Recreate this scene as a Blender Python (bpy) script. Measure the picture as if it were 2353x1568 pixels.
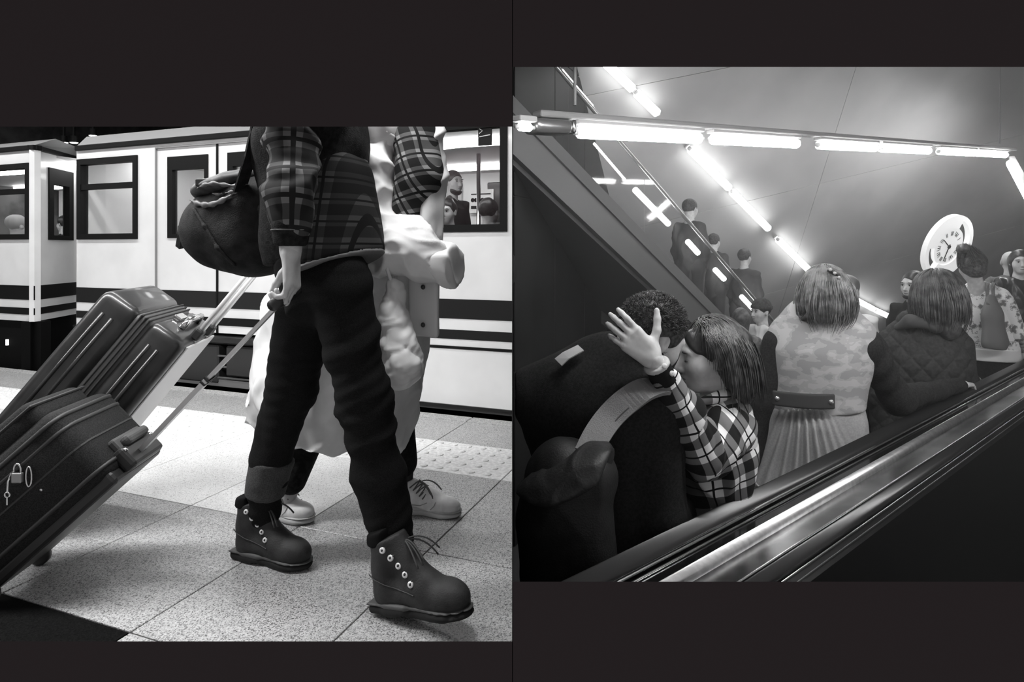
import bpy, bmesh, math, random
import numpy as np
from mathutils import Vector, Matrix
for _o in list(bpy.data.objects): bpy.data.objects.remove(_o)
SC = bpy.context.scene
COL = SC.collection
random.seed(7)
# ------------------------------------------------------------------ camera
F, CX, HY, CH = 1400.0, 1176.5, 575.0, 1.0          # focal length in pixels, centre column, horizon row, eye height
cam_d = bpy.data.cameras.new('camera'); cam = bpy.data.objects.new('camera', cam_d); COL.objects.link(cam)
cam_d.sensor_width = 36.0; cam_d.lens = 36.0 * F / 2353.0
cam_d.shift_y = -(784.0 - HY) / 2353.0
cam_d.clip_start = 0.05; cam_d.clip_end = 200
cam.location = (0, 0, CH); cam.rotation_euler = (math.pi / 2, 0, 0)
SC.camera = cam
# ------------------------------------------------------------------ world, exposure
wd = bpy.data.worlds.new('world'); SC.world = wd; wd.use_nodes = True
wd.node_tree.nodes['Background'].inputs[0].default_value = (1, 0.985, 0.99, 1)
wd.node_tree.nodes['Background'].inputs[1].default_value = 0.35
vs = SC.view_settings
vs.view_transform = 'Standard'; vs.look = 'None'; vs.gamma = 1.0; vs.exposure = 0.0; vs.use_curve_mapping = False

def area_light(name, a, b, width, power, down=(0, 0, -1), parent=None):
    """strip lamp between two points"""
    a, b = Vector(a), Vector(b)
    l = bpy.data.lights.new(name, 'AREA'); l.shape = 'RECTANGLE'
    l.size = (b - a).length; l.size_y = width; l.energy = power
    o = bpy.data.objects.new(name, l); COL.objects.link(o)
    x = (b - a).normalized(); z = -Vector(down).normalized(); z = (z - x * z.dot(x)).normalized(); y = z.cross(x)
    o.matrix_world = Matrix.Translation((a + b) / 2) @ Matrix((x, y, z)).transposed().to_4x4()
    return o

# station frame: x along the train (to the right), y into the track, z up; origin on the platform edge
SX, SD = Vector((.936, -.352, 0)).normalized(), Vector((.352, .936, 0)).normalized()
SO = Vector((.009, 3.544, 0))
SF = Matrix.Translation(SO) @ Matrix((SX, SD, Vector((0, 0, 1)))).transposed().to_4x4()
def S(x, y, z=0): return SF @ Vector((x, y, z))

# hall frame: x along the escalator (to the right and away), y away from the camera side, z up
HXd = Vector((1.213, 1, 0)).normalized(); HYd = Vector((-HXd.y, HXd.x, 0))
HF = Matrix((HXd, HYd, Vector((0, 0, 1)))).transposed().to_4x4()
def Hh(x, y, z=0): return HF @ Vector((x, y, z))

def P(px, py, Y):                                      # the point seen at a pixel, at depth Y
    return Vector(((px - CX) / F * Y, Y, CH - (py - HY) / F * Y))

# platform edge lamps, plus an added unseen fill row by the front wall (fixtures are built further down, round the same lines)
PLAT_AND_FILL_LAMPS = [(S(-6.5, -.62, 2.72), S(-.3, -.62, 2.72), 95), (Vector((-4.2, 1.68, 2.15)), Vector((-.1, 1.68, 2.15)), 125)]
for a, b, pw in PLAT_AND_FILL_LAMPS:
    area_light('platform_and_fill_light', a, b, .14, pw)
# ------------------------------------------------------------------ materials
MATS = {}
def nodes_of(m):
    m.use_nodes = True
    nt = m.node_tree
    return nt, nt.nodes['Principled BSDF']
def col(v):
    if isinstance(v, (tuple, list)): return (*v, 1)
    return (v, v, v, 1)
def mat(name, v, rough=.6, metal=0., spec=.5, noise=None, bump=None, coat=0.):
    """grey material; noise=(scale, low, high, detail) varies the colour, bump=(scale, strength) adds fine relief"""
    if name in MATS: return MATS[name]
    m = bpy.data.materials.new(name); nt, p = nodes_of(m)
    p.inputs['Base Color'].default_value = col(v); p.inputs['Roughness'].default_value = rough
    p.inputs['Metallic'].default_value = metal; p.inputs['Specular IOR Level'].default_value = spec
    p.inputs['Coat Weight'].default_value = coat; p.inputs['Coat Roughness'].default_value = .08
    tc = nt.nodes.new('ShaderNodeTexCoord')
    if noise:
        n = nt.nodes.new('ShaderNodeTexNoise'); n.inputs['Scale'].default_value = noise[0]
        n.inputs['Detail'].default_value = noise[3] if len(noise) > 3 else 3
        r = nt.nodes.new('ShaderNodeValToRGB')
        r.color_ramp.elements[0].position = .38; r.color_ramp.elements[1].position = .62
        r.color_ramp.elements[0].color = col(noise[1]); r.color_ramp.elements[1].color = col(noise[2])
        nt.links.new(tc.outputs['Object'], n.inputs['Vector']); nt.links.new(n.outputs['Fac'], r.inputs['Fac'])
        nt.links.new(r.outputs['Color'], p.inputs['Base Color'])
    if bump:
        n = nt.nodes.new('ShaderNodeTexNoise'); n.inputs['Scale'].default_value = bump[0]; n.inputs['Detail'].default_value = 4
        b = nt.nodes.new('ShaderNodeBump'); b.inputs['Strength'].default_value = bump[1]; b.inputs['Distance'].default_value = .01
        nt.links.new(tc.outputs['Object'], n.inputs['Vector']); nt.links.new(n.outputs['Fac'], b.inputs['Height'])
        nt.links.new(b.outputs['Normal'], p.inputs['Normal'])
    MATS[name] = m
    return m
def emit(name, strength, v=1.0):
    if name in MATS: return MATS[name]
    m = bpy.data.materials.new(name); nt, p = nodes_of(m)
    p.inputs['Base Color'].default_value = col(.8)
    p.inputs['Emission Color'].default_value = col(v); p.inputs['Emission Strength'].default_value = strength
    MATS[name] = m
    return m
def glass(name, gloss=.12, tint=.95, rough=.02):
    if name in MATS: return MATS[name]
    m = bpy.data.materials.new(name); m.use_nodes = True; nt = m.node_tree; nt.nodes.clear()
    o = nt.nodes.new('ShaderNodeOutputMaterial'); mx = nt.nodes.new('ShaderNodeMixShader')
    t = nt.nodes.new('ShaderNodeBsdfTransparent'); g = nt.nodes.new('ShaderNodeBsdfGlossy')
    t.inputs[0].default_value = col(tint); g.inputs['Roughness'].default_value = rough; mx.inputs[0].default_value = gloss
    nt.links.new(t.outputs[0], mx.inputs[1]); nt.links.new(g.outputs[0], mx.inputs[2]); nt.links.new(mx.outputs[0], o.inputs[0])
    MATS[name] = m
    return m

# ------------------------------------------------------------------ objects
def props(o, label=None, cat=None, group=None, kind=None):
    if label: o['label'] = label
    if cat: o['category'] = cat
    if group: o['group'] = group
    if kind: o['kind'] = kind
    return o
def empty(name, loc, label=None, cat=None, group=None, kind=None):
    o = bpy.data.objects.new(name, None); COL.objects.link(o); o.location = loc
    o.empty_display_size = .1
    return props(o, label, cat, group, kind)
def adopt(o, parent):
    if parent is None: return o
    o.parent = parent
    M = parent.matrix_basis.copy(); p = parent.parent
    while p is not None:                               # parents of parts carry world-space vertices (identity) or sit under an empty
        M = p.matrix_basis @ parent.matrix_parent_inverse @ M if parent.parent is p else M
        parent, p = p, p.parent
    o.matrix_parent_inverse = M.inverted()
    return o
def link_mesh(name, me, parent=None):
    o = bpy.data.objects.new(name, me); COL.objects.link(o)
    if parent is None and len(me.vertices):            # origin at the thing's base
        co = np.empty(len(me.vertices) * 3); me.vertices.foreach_get('co', co); co = co.reshape(-1, 3)
        b = Vector(((co[:, 0].min() + co[:, 0].max()) / 2, (co[:, 1].min() + co[:, 1].max()) / 2, co[:, 2].min()))
        me.transform(Matrix.Translation(-b)); o.location = b
    else:
        adopt(o, parent)
    return o
class MB:
    """collects shapes for one mesh"""
    def __init__(s, M=None): s.v, s.f, s.M = [], [], M
    def add(s, vs, fs):
        n = len(s.v); s.v += [Vector(v) for v in vs]; s.f += [[i + n for i in f] for f in fs]; return s
    def box(s, lo, hi, bev=0, seg=2, M=None):
        bm = bmesh.new(); bmesh.ops.create_cube(bm, size=1)
        lo, hi = Vector(lo), Vector(hi)
        for v in bm.verts: v.co = Vector([lo[i] + (v.co[i] + .5) * (hi[i] - lo[i]) for i in range(3)])
        if bev: bmesh.ops.bevel(bm, geom=list(bm.edges), offset=bev, segments=seg, affect='EDGES', profile=.5)
        return s.bm(bm, M)
    def bm(s, bm, M=None):
        bm.verts.index_update()
        s.add([(M @ v.co) if M else v.co.copy() for v in bm.verts], [[v.index for v in f.verts] for f in bm.faces]); bm.free(); return s
    def tube(s, pts, r, n=8, cap=True, closed=False):
        pts = [Vector(p) for p in pts]; rs = r if isinstance(r, (list, tuple)) else [r] * len(pts)
        vs, fs = [], []; up = None
        for i, p in enumerate(pts):
            a = pts[i - 1] if (i > 0 or closed) else p; b = pts[(i + 1) % len(pts)] if (i < len(pts) - 1 or closed) else p
            t = (b - a).normalized()
            if up is None: up = Vector((0, 0, 1)) if abs(t.z) < .9 else Vector((1, 0, 0))
            u = (up - t * up.dot(t)).normalized(); w = t.cross(u); up = u
            vs += [p + (u * math.cos(2 * math.pi * k / n) + w * math.sin(2 * math.pi * k / n)) * rs[i] for k in range(n)]
        m = len(pts)
        for i in range(m if closed else m - 1):
            j = (i + 1) % m
            for k in range(n): fs.append([i * n + k, i * n + (k + 1) % n, j * n + (k + 1) % n, j * n + k])
        if cap and not closed: fs += [list(range(n))[::-1], [(m - 1) * n + k for k in range(n)]]
        return s.add(vs, fs)
    def strip(s, pts, wdir, width, thick, ndir=None):
        """flat band along pts, wide along wdir (vector or list)"""
        pts = [Vector(p) for p in pts]; vs, fs = [], []
        for i, p in enumerate(pts):
            t = (pts[min(i + 1, len(pts) - 1)] - pts[max(i - 1, 0)]).normalized()
            w = Vector(wdir[i] if isinstance(wdir, list) else wdir); w = (w - t * w.dot(t)).normalized()
            nn = t.cross(w); wi = width[i] if isinstance(width, (list, tuple)) else width
            vs += [p - w * wi / 2 - nn * thick / 2, p + w * wi / 2 - nn * thick / 2, p + w * wi / 2 + nn * thick / 2, p - w * wi / 2 + nn * thick / 2]
        for i in range(len(pts) - 1):
            for k in range(4): fs.append([i * 4 + k, i * 4 + (k + 1) % 4, i * 4 + 4 + (k + 1) % 4, i * 4 + 4 + k])
        m = len(pts) - 1
        fs += [[3, 2, 1, 0], [m * 4, m * 4 + 1, m * 4 + 2, m * 4 + 3]]
        return s.add(vs, fs)
    def prism(s, poly, a, b):
        """2-D polygon [(y, z)] swept from x=a to x=b"""
        n = len(poly); vs = [Vector((a, y, z)) for y, z in poly] + [Vector((b, y, z)) for y, z in poly]
        fs = [list(range(n))[::-1], list(range(n, 2 * n))] + [[k, (k + 1) % n, n + (k + 1) % n, n + k] for k in range(n)]
        return s.add(vs, fs)
    def panel(s, x0, x1, z0, z1, y0, y1, holes):
        """upright panel with rectangular holes (hx0, hx1, hz0, hz1)"""
        xs = sorted({x0, x1, *[min(max(h[i], x0), x1) for h in holes for i in (0, 1)]}); zs = sorted({z0, z1, *[h[i] for h in holes for i in (2, 3)]})
        def solid(i, j):
            if i < 0 or j < 0 or i >= len(xs) - 1 or j >= len(zs) - 1: return False
            cx, cz = (xs[i] + xs[i + 1]) / 2, (zs[j] + zs[j + 1]) / 2
            return not any(h[0] < cx < h[1] and h[2] < cz < h[3] for h in holes)
        for i in range(len(xs) - 1):
            for j in range(len(zs) - 1):
                if not solid(i, j): continue
                a, b, c, d = xs[i], xs[i + 1], zs[j], zs[j + 1]
                s.add([(a, y0, c), (b, y0, c), (b, y0, d), (a, y0, d)], [[0, 1, 2, 3]])
                s.add([(a, y1, c), (b, y1, c), (b, y1, d), (a, y1, d)], [[3, 2, 1, 0]])
                if not solid(i - 1, j): s.add([(a, y0, c), (a, y0, d), (a, y1, d), (a, y1, c)], [[0, 1, 2, 3]])
                if not solid(i + 1, j): s.add([(b, y0, c), (b, y0, d), (b, y1, d), (b, y1, c)], [[3, 2, 1, 0]])
                if not solid(i, j - 1): s.add([(a, y0, c), (b, y0, c), (b, y1, c), (a, y1, c)], [[3, 2, 1, 0]])
                if not solid(i, j + 1): s.add([(a, y0, d), (b, y0, d), (b, y1, d), (a, y1, d)], [[0, 1, 2, 3]])
        return s
    def lathe(s, prof, c, axis, n=24):
        """profile [(radius, height)] turned round axis through c"""
        c, ax = Vector(c), Vector(axis).normalized(); u = ax.orthogonal().normalized(); w = ax.cross(u); vs, fs = [], []
        for r, h in prof: vs += [c + ax * h + (u * math.cos(2 * math.pi * k / n) + w * math.sin(2 * math.pi * k / n)) * r for k in range(n)]
        for i in range(len(prof) - 1):
            for k in range(n): fs.append([i * n + k, i * n + (k + 1) % n, (i + 1) * n + (k + 1) % n, (i + 1) * n + k])
        return s.add(vs, fs)
    def build(s, name, m, parent=None, smooth=False, clip=None, clip2=None, label=None, cat=None, group=None, kind=None):
        vs = [s.M @ v for v in s.v] if s.M else s.v
        me = bpy.data.meshes.new(name); me.from_pydata([tuple(v) for v in vs], [], s.f)
        bm = bmesh.new(); bm.from_mesh(me); bmesh.ops.remove_doubles(bm, verts=bm.verts, dist=1e-5)
        for clip in [c for c in (clip, clip2) if c]:    # clip = (point, normal): what lies on the normal's side is cut away
            bmesh.ops.bisect_plane(bm, geom=list(bm.verts) + list(bm.edges) + list(bm.faces), plane_co=clip[0], plane_no=clip[1], clear_outer=True)
            bmesh.ops.holes_fill(bm, edges=[e for e in bm.edges if e.is_boundary])
        bmesh.ops.recalc_face_normals(bm, faces=bm.faces)
        bm.to_mesh(me); bm.free()
        me.materials.append(m)
        if smooth: me.shade_smooth()
        o = link_mesh(name, me, parent)
        return props(o, label, cat, group, kind)
LCLIP = (Vector((.0002, 0, 0)), Vector((1, 0, 0)))
FCLIP = (Vector((0, 1.502, 0)), Vector((0, -1, 0)))
# ================================================================== the charcoal wall with its two openings
WY = 1.48
def at_wall(px, py): q = P(px, py, WY); return q.x, q.z
charcoal = mat('charcoal_paint', (.048, .0391, .0411), rough=1.0, spec=0.0)
def front_wall():
    l0, t0 = at_wall(-900, 291); r0, b0 = at_wall(1177.8, 1474.5)
    l1, t1 = at_wall(1177.8, 154); r1, b1 = at_wall(3300, 1337.5)
    x0, x1 = -4.2, 4.2; z0, z1 = -1.6, 3.4; th = .02
    xs = sorted({x0, l0, l1, r0, r1, x1}); zs = sorted({z0, b0, t0, b1, t1, z1}); mb = MB()
    def hole(cx, cz): return (l0 < cx < r0 and b0 < cz < t0) or (l1 < cx < r1 and b1 < cz < t1)
    for i in range(len(xs) - 1):
        for j in range(len(zs) - 1):
            a, b, c, d = xs[i], xs[i + 1], zs[j], zs[j + 1]
            if hole((a + b) / 2, (c + d) / 2): continue
            mb.add([(a, WY, c), (b, WY, c), (b, WY, d), (a, WY, d)], [[0, 1, 2, 3]])
    # bevelled reveals, running back and outwards like a mat board's cut
    def reveal(xa, za, xb, zb, nx, nz):
        mb.add([(xa, WY, za), (xb, WY, zb), (xb + nx * th, WY + th, zb + nz * th), (xa + nx * th, WY + th, za + nz * th)], [[0, 1, 2, 3]])
    reveal(l0, t0, l1, t0, 0, 1); reveal(l0, b0, r0, b0, 0, -1); reveal(l0, b0, l0, t0, -1, 0)
    reveal(l1, t1, r1, t1, 0, 1); reveal(r0, b1, r1, b1, 0, -1); reveal(r1, b1, r1, t1, 1, 0)
    mb.build('wall_front', charcoal, kind='structure')
front_wall()
black_paint = mat('black_paint', .012, rough=.8)
mb = MB(); mb.box((.0005, WY, -1.6), (.0022, 12.5, 4.2)); mb.build('wall_partition', mat('partition_dark', .02, rough=.9), kind='structure')

# ================================================================== station platform
terr = bpy.data.materials.new('terrazzo'); nt, p = nodes_of(terr)
def terrazzo(m, lo, mid, hi, rough):
    nt, p = nodes_of(m)
    tc = nt.nodes.new('ShaderNodeTexCoord')
    n = nt.nodes.new('ShaderNodeTexVoronoi'); n.inputs['Scale'].default_value = 330
    n2 = nt.nodes.new('ShaderNodeTexVoronoi'); n2.inputs['Scale'].default_value = 90
    r = nt.nodes.new('ShaderNodeValToRGB'); e = r.color_ramp.elements
    e[0].position = .12; e[0].color = col(lo); e[1].position = .42; e[1].color = col(mid)
    x = r.color_ramp.elements.new(.85); x.color = col(hi)
    r2 = nt.nodes.new('ShaderNodeValToRGB'); e = r2.color_ramp.elements
    e[0].position = .16; e[0].color = col(.25); e[1].position = .2; e[1].color = col(1)
    mx = nt.nodes.new('ShaderNodeMix'); mx.data_type = 'RGBA'; mx.blend_type = 'MULTIPLY'; mx.inputs[0].default_value = 1
    for a in (n, n2): nt.links.new(tc.outputs['Object'], a.inputs['Vector'])
    nt.links.new(n.outputs['Color'], r.inputs['Fac']); nt.links.new(n2.outputs['Distance'], r2.inputs['Fac'])
    nt.links.new(r.outputs['Color'], mx.inputs[6]); nt.links.new(r2.outputs['Color'], mx.inputs[7])
    nt.links.new(mx.outputs[2], p.inputs['Base Color']); p.inputs['Roughness'].default_value = rough
    return m
terrazzo(terr, .07, .38, .54, .34)
terr_pale = terrazzo(bpy.data.materials.new('terrazzo_painted_reflection'), .55, .74, .86, .12)  # the bright reflection on the floor is put into this tile colour
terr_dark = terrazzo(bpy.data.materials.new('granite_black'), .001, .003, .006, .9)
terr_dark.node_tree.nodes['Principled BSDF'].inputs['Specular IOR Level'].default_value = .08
tact = mat('tactile_white', .80, rough=.5, noise=(60, .66, .86))
edge_m = mat('edge_stone', .42, rough=.5, noise=(120, .32, .5))
grout = mat('grout', .05, rough=.9)
RX0 = -7.6
floor = MB(SF).box((RX0, -3.9, -.1), (2.2, 0, -.012)).build('floor', grout, clip=LCLIP, clip2=FCLIP, kind='structure')
def tile_mesh(name, w, d, m, studs=False, grooves=False):
    mb = MB(); mb.box((.002, .002, -.012), (w - .002, d - .002, 0), .0015, 1)
    if studs:
        n = 5; q = d / n
        for i in range(int(round(w / q))):
            for j in range(n):
                c = (q * (i + .5), q * (j + .5), 0); mb.lathe([(.019, -.001), (.016, .004), (.008, .0055), (.0001, .0058)], c, (0, 0, 1), 10)
    if grooves:
        for j in range(4): mb.box((.004, d * (j + .12) / 4, -.001), (w - .004, d * (j + .72) / 4, .004), .001, 1)
    me = bpy.data.meshes.new(name); me.from_pydata([tuple(v) for v in mb.v], [], mb.f); me.materials.append(m); return me
TW = .52
rows = [(-.10, .10, 'edge'), (-.46, .36, 'grey'), (-.86, .40, 'tactile'), (-1.53, .67, 'grey'), (-2.18, .65, 'grey'), (-2.72, .54, 'grey'), (-3.26, .54, 'grey'), (-3.80, .54, 'grey')]
def place_tile(me, x, y, name, dep):
    corners = [S(x + a, y + b) for a in (0, TW) for b in (0, dep)]
    if min(c.x for c in corners) > .0002 or max(c.y for c in corners) < WY + .02: return
    o = bpy.data.objects.new(name, me); COL.objects.link(o)
    M = SF @ Matrix.Translation((x, y, 0)); Mi = M.inverted(); R3 = Mi.to_3x3()
    cuts = []
    if max(c.x for c in corners) > .0002: cuts.append(LCLIP)
    if min(c.y for c in corners) < WY + .02: cuts.append(FCLIP)
    if cuts:                                            # cut at the partition and at the front wall
        me2 = me.copy(); o.data = me2; bm = bmesh.new(); bm.from_mesh(me2)
        for co, no in cuts:
            bmesh.ops.bisect_plane(bm, geom=list(bm.verts) + list(bm.edges) + list(bm.faces), plane_co=Mi @ co, plane_no=R3 @ no, clear_outer=True)
            bmesh.ops.holes_fill(bm, edges=[e for e in bm.edges if e.is_boundary])
        bm.to_mesh(me2); bm.free()
    o.parent = floor; o.matrix_parent_inverse = floor.matrix_basis.inverted(); o.matrix_basis = M
for y0, dep, kind in rows:
    base = {'edge': tile_mesh('edge_tile', TW, dep, edge_m, grooves=True), 'tactile': tile_mesh('tactile_tile', TW, dep, tact, studs=True)}.get(kind) or tile_mesh('floor_tile', TW, dep, terr)
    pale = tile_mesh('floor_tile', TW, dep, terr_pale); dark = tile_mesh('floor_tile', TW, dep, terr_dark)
    for k in range(-14, 3):
        x = .263 - TW + TW * k                          # joints measured on the photograph
        me = base
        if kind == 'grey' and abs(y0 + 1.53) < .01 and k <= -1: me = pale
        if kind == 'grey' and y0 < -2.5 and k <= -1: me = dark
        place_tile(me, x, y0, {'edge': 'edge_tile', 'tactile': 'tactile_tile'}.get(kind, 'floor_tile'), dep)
# the rest of the room: side wall, track bed, back wall, ceiling
conc = mat('station_concrete', .10, rough=.9, noise=(6, .07, .13))
MB(SF).box((RX0 - .1, -2.9, -1.3), (RX0, 7.0, 3.2)).build('wall_left', conc, kind='structure')
MB(SF).box((RX0, 0, -1.3), (4, 6.6, -1.2)).build('track_bed', mat('ballast', .03, rough=1, noise=(30, .01, .05), bump=(60, .5)), clip=LCLIP, kind='structure')
MB(SF).box((RX0, -.04, -1.2), (4, 0, -.012)).build('platform_face', mat('platform_face_dark', .03, rough=.8), clip=LCLIP, kind='structure')
MB(SF).box((RX0, 6.5, -1.3), (4, 6.6, 3.2)).build('wall_back', conc, clip=LCLIP, kind='structure')
# the ceiling is open to the hall above only by its lamps
MB(SF).box((RX0 - .1, -3.6, 3.0), (5, 7, 3.1)).build('ceiling', mat('ceiling_grey', .5, rough=.9), clip=LCLIP, kind='structure')
# dark beams and pale panels hung over the track, seen above the train's roof
for i, (y, z, h) in enumerate(((3.2, 2.42, .16), (5.2, 2.50, .20))):
    o = MB(SF).box((RX0, y, z), (3, y + .35, z + h), .01, 1).build('ceiling_beam', mat('beam_black', .006, rough=.7), clip=LCLIP)
    props(o, ['black ceiling beam hung just behind the train roof', 'black ceiling beam farther back over the track bed'][i], 'beam')
for i, x in enumerate((-6.9, -5.65, -4.4)):
    o = MB(SF).box((x, 3.7, 2.72), (x + 1.2, 5.1, 2.75), .005, 1).build('ceiling_panel', mat('panel_white', .75, rough=.6))
    props(o, 'white ceiling panel above the track between the black beams', 'panel', 'white panels over the track')
spot_e = emit('spot_emit', 14)
for i, (px, py) in enumerate(((147, 328), (170, 328), (214, 312))):
    y = 3.0; q = P(px, py, 7.2)
    t = empty('spotlight', q, 'small bright spotlight on the black beam over the track', 'spotlight', 'spotlights over the track')
    MB().lathe([(.001, .08), (.035, .08), (.035, .012), (.05, 0), (.045, 0)], q, (0, 0, 1), 14).build('housing', mat('beam_black', .006), t)
    MB().lathe([(.045, .004), (.03, -.008), (.001, -.012)], q, (0, 0, 1), 14).build('lens', spot_e, t)
    MB().box(q + Vector((-.01, -.01, .08)), q + Vector((.01, .01, .28))).build('stem', mat('beam_black', .006), t)
# fixtures for the edge lamps and for the added fill row
for ri, (a, b, pw) in enumerate(PLAT_AND_FILL_LAMPS):
    n = 4; d = (b - a).normalized(); L = (b - a).length / n; Ml = Matrix.Translation(a) @ Matrix((d, Vector((-d.y, d.x, 0)), Vector((0, 0, 1)))).transposed().to_4x4()
    for k in range(n):
        t = empty('platform_and_fill_lamp', a + d * L * (k + .5), ['long fluorescent lamp hung above the platform edge', 'added fill lamp hung low along the charcoal wall, out of view'][ri], 'lamp', ['lamps above the platform edge', 'added fill lamps along the charcoal wall'][ri])
        MB(Ml).box((L * k + .05, -.1, .03), (L * (k + 1) - .05, .1, .09), .01, 1).build('housing', mat('panel_white', .75), t)
        MB(Ml).tube([(L * k + .08, 0, .02), (L * (k + 1) - .08, 0, .02)], .013, 8).build('tube', emit('plat_tube', 6), t)
        MB(Ml).box((L * (k + .5) - .02, -.02, .09), (L * (k + .5) + .02, .02, 3.0 - a.z)).build('hanger', mat('beam_black', .006), t)
# ================================================================== the train
def fx(px, y=0.0):
    """local x, on the upright plane y of the station frame, seen at pixel column px"""
    u = (px - CX) / F; o = SO + SD * y
    k = (u * o.y - o.x) / (SX.x - u * SX.y)
    return k
def fz(px, py, y=0.0):
    q = S(fx(px, y), y); return CH - (py - HY) / F * q.y
t_white = mat('train_white', .80, rough=.28, coat=.3, noise=(3, .76, .83))
t_black = mat('train_black', .008, rough=.4, spec=.15)
t_rub = mat('rubber_black', .006, rough=.6, spec=.15)
t_grey = mat('train_grey', .25, rough=.45)
t_under = mat('underframe_black', .004, rough=.8, spec=.1)
pane = glass('train_pane', .10)
FY = .05                                                # face of the car body, just beyond the platform edge
def window(root, x0, x1, z0, z1, y, fr=.045, transom=None, name='window'):
    w = MB(SF).panel(x0, x1, z0, z1, y - .012, y + .05, [(x0 + fr, x1 - fr, z0 + fr, z1 - fr)]).build(name + '_frame', t_rub, root)
    MB(SF).box((x0 + fr - .005, y + .012, z0 + fr - .005), (x1 - fr + .005, y + .018, z1 - fr + .005)).build('pane', pane, w)
    if transom: MB(SF).box((x0 + fr, y - .008, transom - .022), (x1 - fr, y + .03, transom + .022)).build('transom', t_rub, w)
    return w
carA = empty('train_carriage', S(-2.2, 1.2, -1.1), 'white metro carriage with dark waist stripes and sliding doors behind the walkers', 'train carriage')
carB = empty('train_carriage', S(-6.0, 1.2, -1.1), 'white metro carriage with a slanted end and narrow end window', 'train carriage')
xa0, xa1 = fx(176, FY), 2.4
wins = [(fx(179, FY), fx(317, FY), 1.085, 1.73)]
dx0, dxm, dx1 = fx(357, FY), fx(497, FY), fx(497, FY) + (fx(497, FY) - fx(357, FY))
dz0, dz1 = .40, 1.775
big = (fx(868, FY), fx(1166, FY), 1.11, 1.78)
holes = wins + [(dx0, dx1, dz0, dz1), big]
kw = dict(clip=LCLIP)
MB(SF).panel(xa0, xa1, .40, 1.80, FY, FY + .05, holes).build('body_side', t_white, carA, **kw)
window(carA, *wins[0], FY, transom=1.505)
# big window near the right end
w = MB(SF).panel(big[0], big[1], big[2], big[3], FY - .012, FY + .05, [(big[0] + .045, big[1] - .045, big[2] + .045, big[3] - .045)]).build('window_frame', t_rub, carA, **kw)
MB(SF).box((big[0] + .04, FY + .012, big[2] + .04), (big[1] - .04, FY + .018, big[3] - .04)).build('pane', pane, w, **kw)
# small dark pictogram plate on that window
px0, px1 = fx(1098, FY), fx(1129, FY)
pl = MB(SF).box((px0, FY + .004, fz(1115, 334, FY)), (px1, FY + .010, fz(1115, 293, FY))).build('pictogram_plate', t_black, w, label='small black pictogram plate on the glass')
q = MB(SF)
zc = fz(1115, 302, FY); xc = (px0 + px1) / 2
q.tube([(px0 + .008, FY + .002, zc + .02), (px0 + .03, FY + .002, zc + .005), (px0 + .008, FY + .002, zc - .01)], .003, 6)
q.tube([(px0 + .01, FY + .002, zc - .03), (px1 - .008, FY + .002, zc - .022)], .003, 6)
q.build('pictogram_mark', mat('mark_white', .8), pl)
# sliding doors
def door(x0, x1, px_l, px_r):
    hx0, hx1 = fx(px_l, FY), fx(px_r, FY)
    d = MB(SF).panel(x0 + .006, x1 - .006, dz0, dz1 - .006, FY + .012, FY + .045, [(hx0, hx1, 1.09, 1.70)]).build('door', t_white, carA)
    f = MB(SF).panel(hx0, hx1, 1.09, 1.70, FY + .004, FY + .05, [(hx0 + .05, hx1 - .035, 1.12, 1.60)]).build('door_window_frame', t_rub, d)
    MB(SF).box((hx0 + .04, FY + .02, 1.11), (hx1 - .03, FY + .026, 1.61)).build('pane', pane, d)
    MB(SF).box((x0 + .006, FY + .008, .58), (x1 - .006, FY + .013, .70)).build('stripe', mat('stripe_grey', .02, rough=.5, spec=.15), d)
    MB(SF).box((x0 + .006, FY + .008, .455), (x1 - .006, FY + .013, .512)).build('stripe', t_black, d)
    return d
door(dx0, dxm, 383, 476); door(dxm, dx1, 521, 612)
MB(SF).box((dxm - .008, FY + .004, dz0), (dxm + .008, FY + .05, dz1)).build('door_seal', t_rub, carA)
for xx in (dx0, dx1): MB(SF).box((xx - .005, FY - .001, dz0), (xx + .005, FY + .05, dz1)).build('door_seam', t_grey, carA)
MB(SF).box((dx0, FY - .001, dz1 - .005), (dx1, FY + .05, dz1 + .005)).build('door_seam', t_grey, carA)
stripe_dark = mat('stripe_dark', .014, rough=.5, spec=.15)
for (z0, z1) in ((.58, .70), (.455, .512)):
    for (x0, x1) in ((xa0, dx0), (dx1, xa1)):
        MB(SF).box((x0, FY - .003, z0), (x1, FY, z1)).build('stripe', stripe_dark, carA, **kw)
MB(SF).box((fx(700, FY), FY - .006, .395), (xa1, FY + .002, .412)).build('rubbing_strip', t_black, carA, **kw)
# lower skirt: pale panel on the right, dark underframe with gear on the left
MB(SF).box((fx(800, FY), FY - .002, .05), (xa1, FY + .04, .40), .004, 1).build('skirt_panel', t_white, carA, **kw)
MB(SF).box((xa0 + .1, FY + .15, -.9), (xa1, FY + 2.3, .40)).build('underframe', t_under, carA, **kw)
for x0, x1, z0, z1 in ((-2.75, -2.35, .02, .3), (-2.28, -1.9, .08, .3), (-2.8, -1.7, .31, .36), (-3.4, -2.9, .0, .28)):
    MB(SF).box((x0, FY + .05, z0), (x1, FY + .16, z1), .012, 1).build('underframe_box', mat('gear_black', .02, rough=.35), carA)
for z in (.06, .14, .22): MB(SF).tube([(-2.9, FY + .06, z), (-1.2, FY + .06, z + .01)], .008, 6).build('cable', mat('gear_grey', .08, rough=.4), carA)
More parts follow.
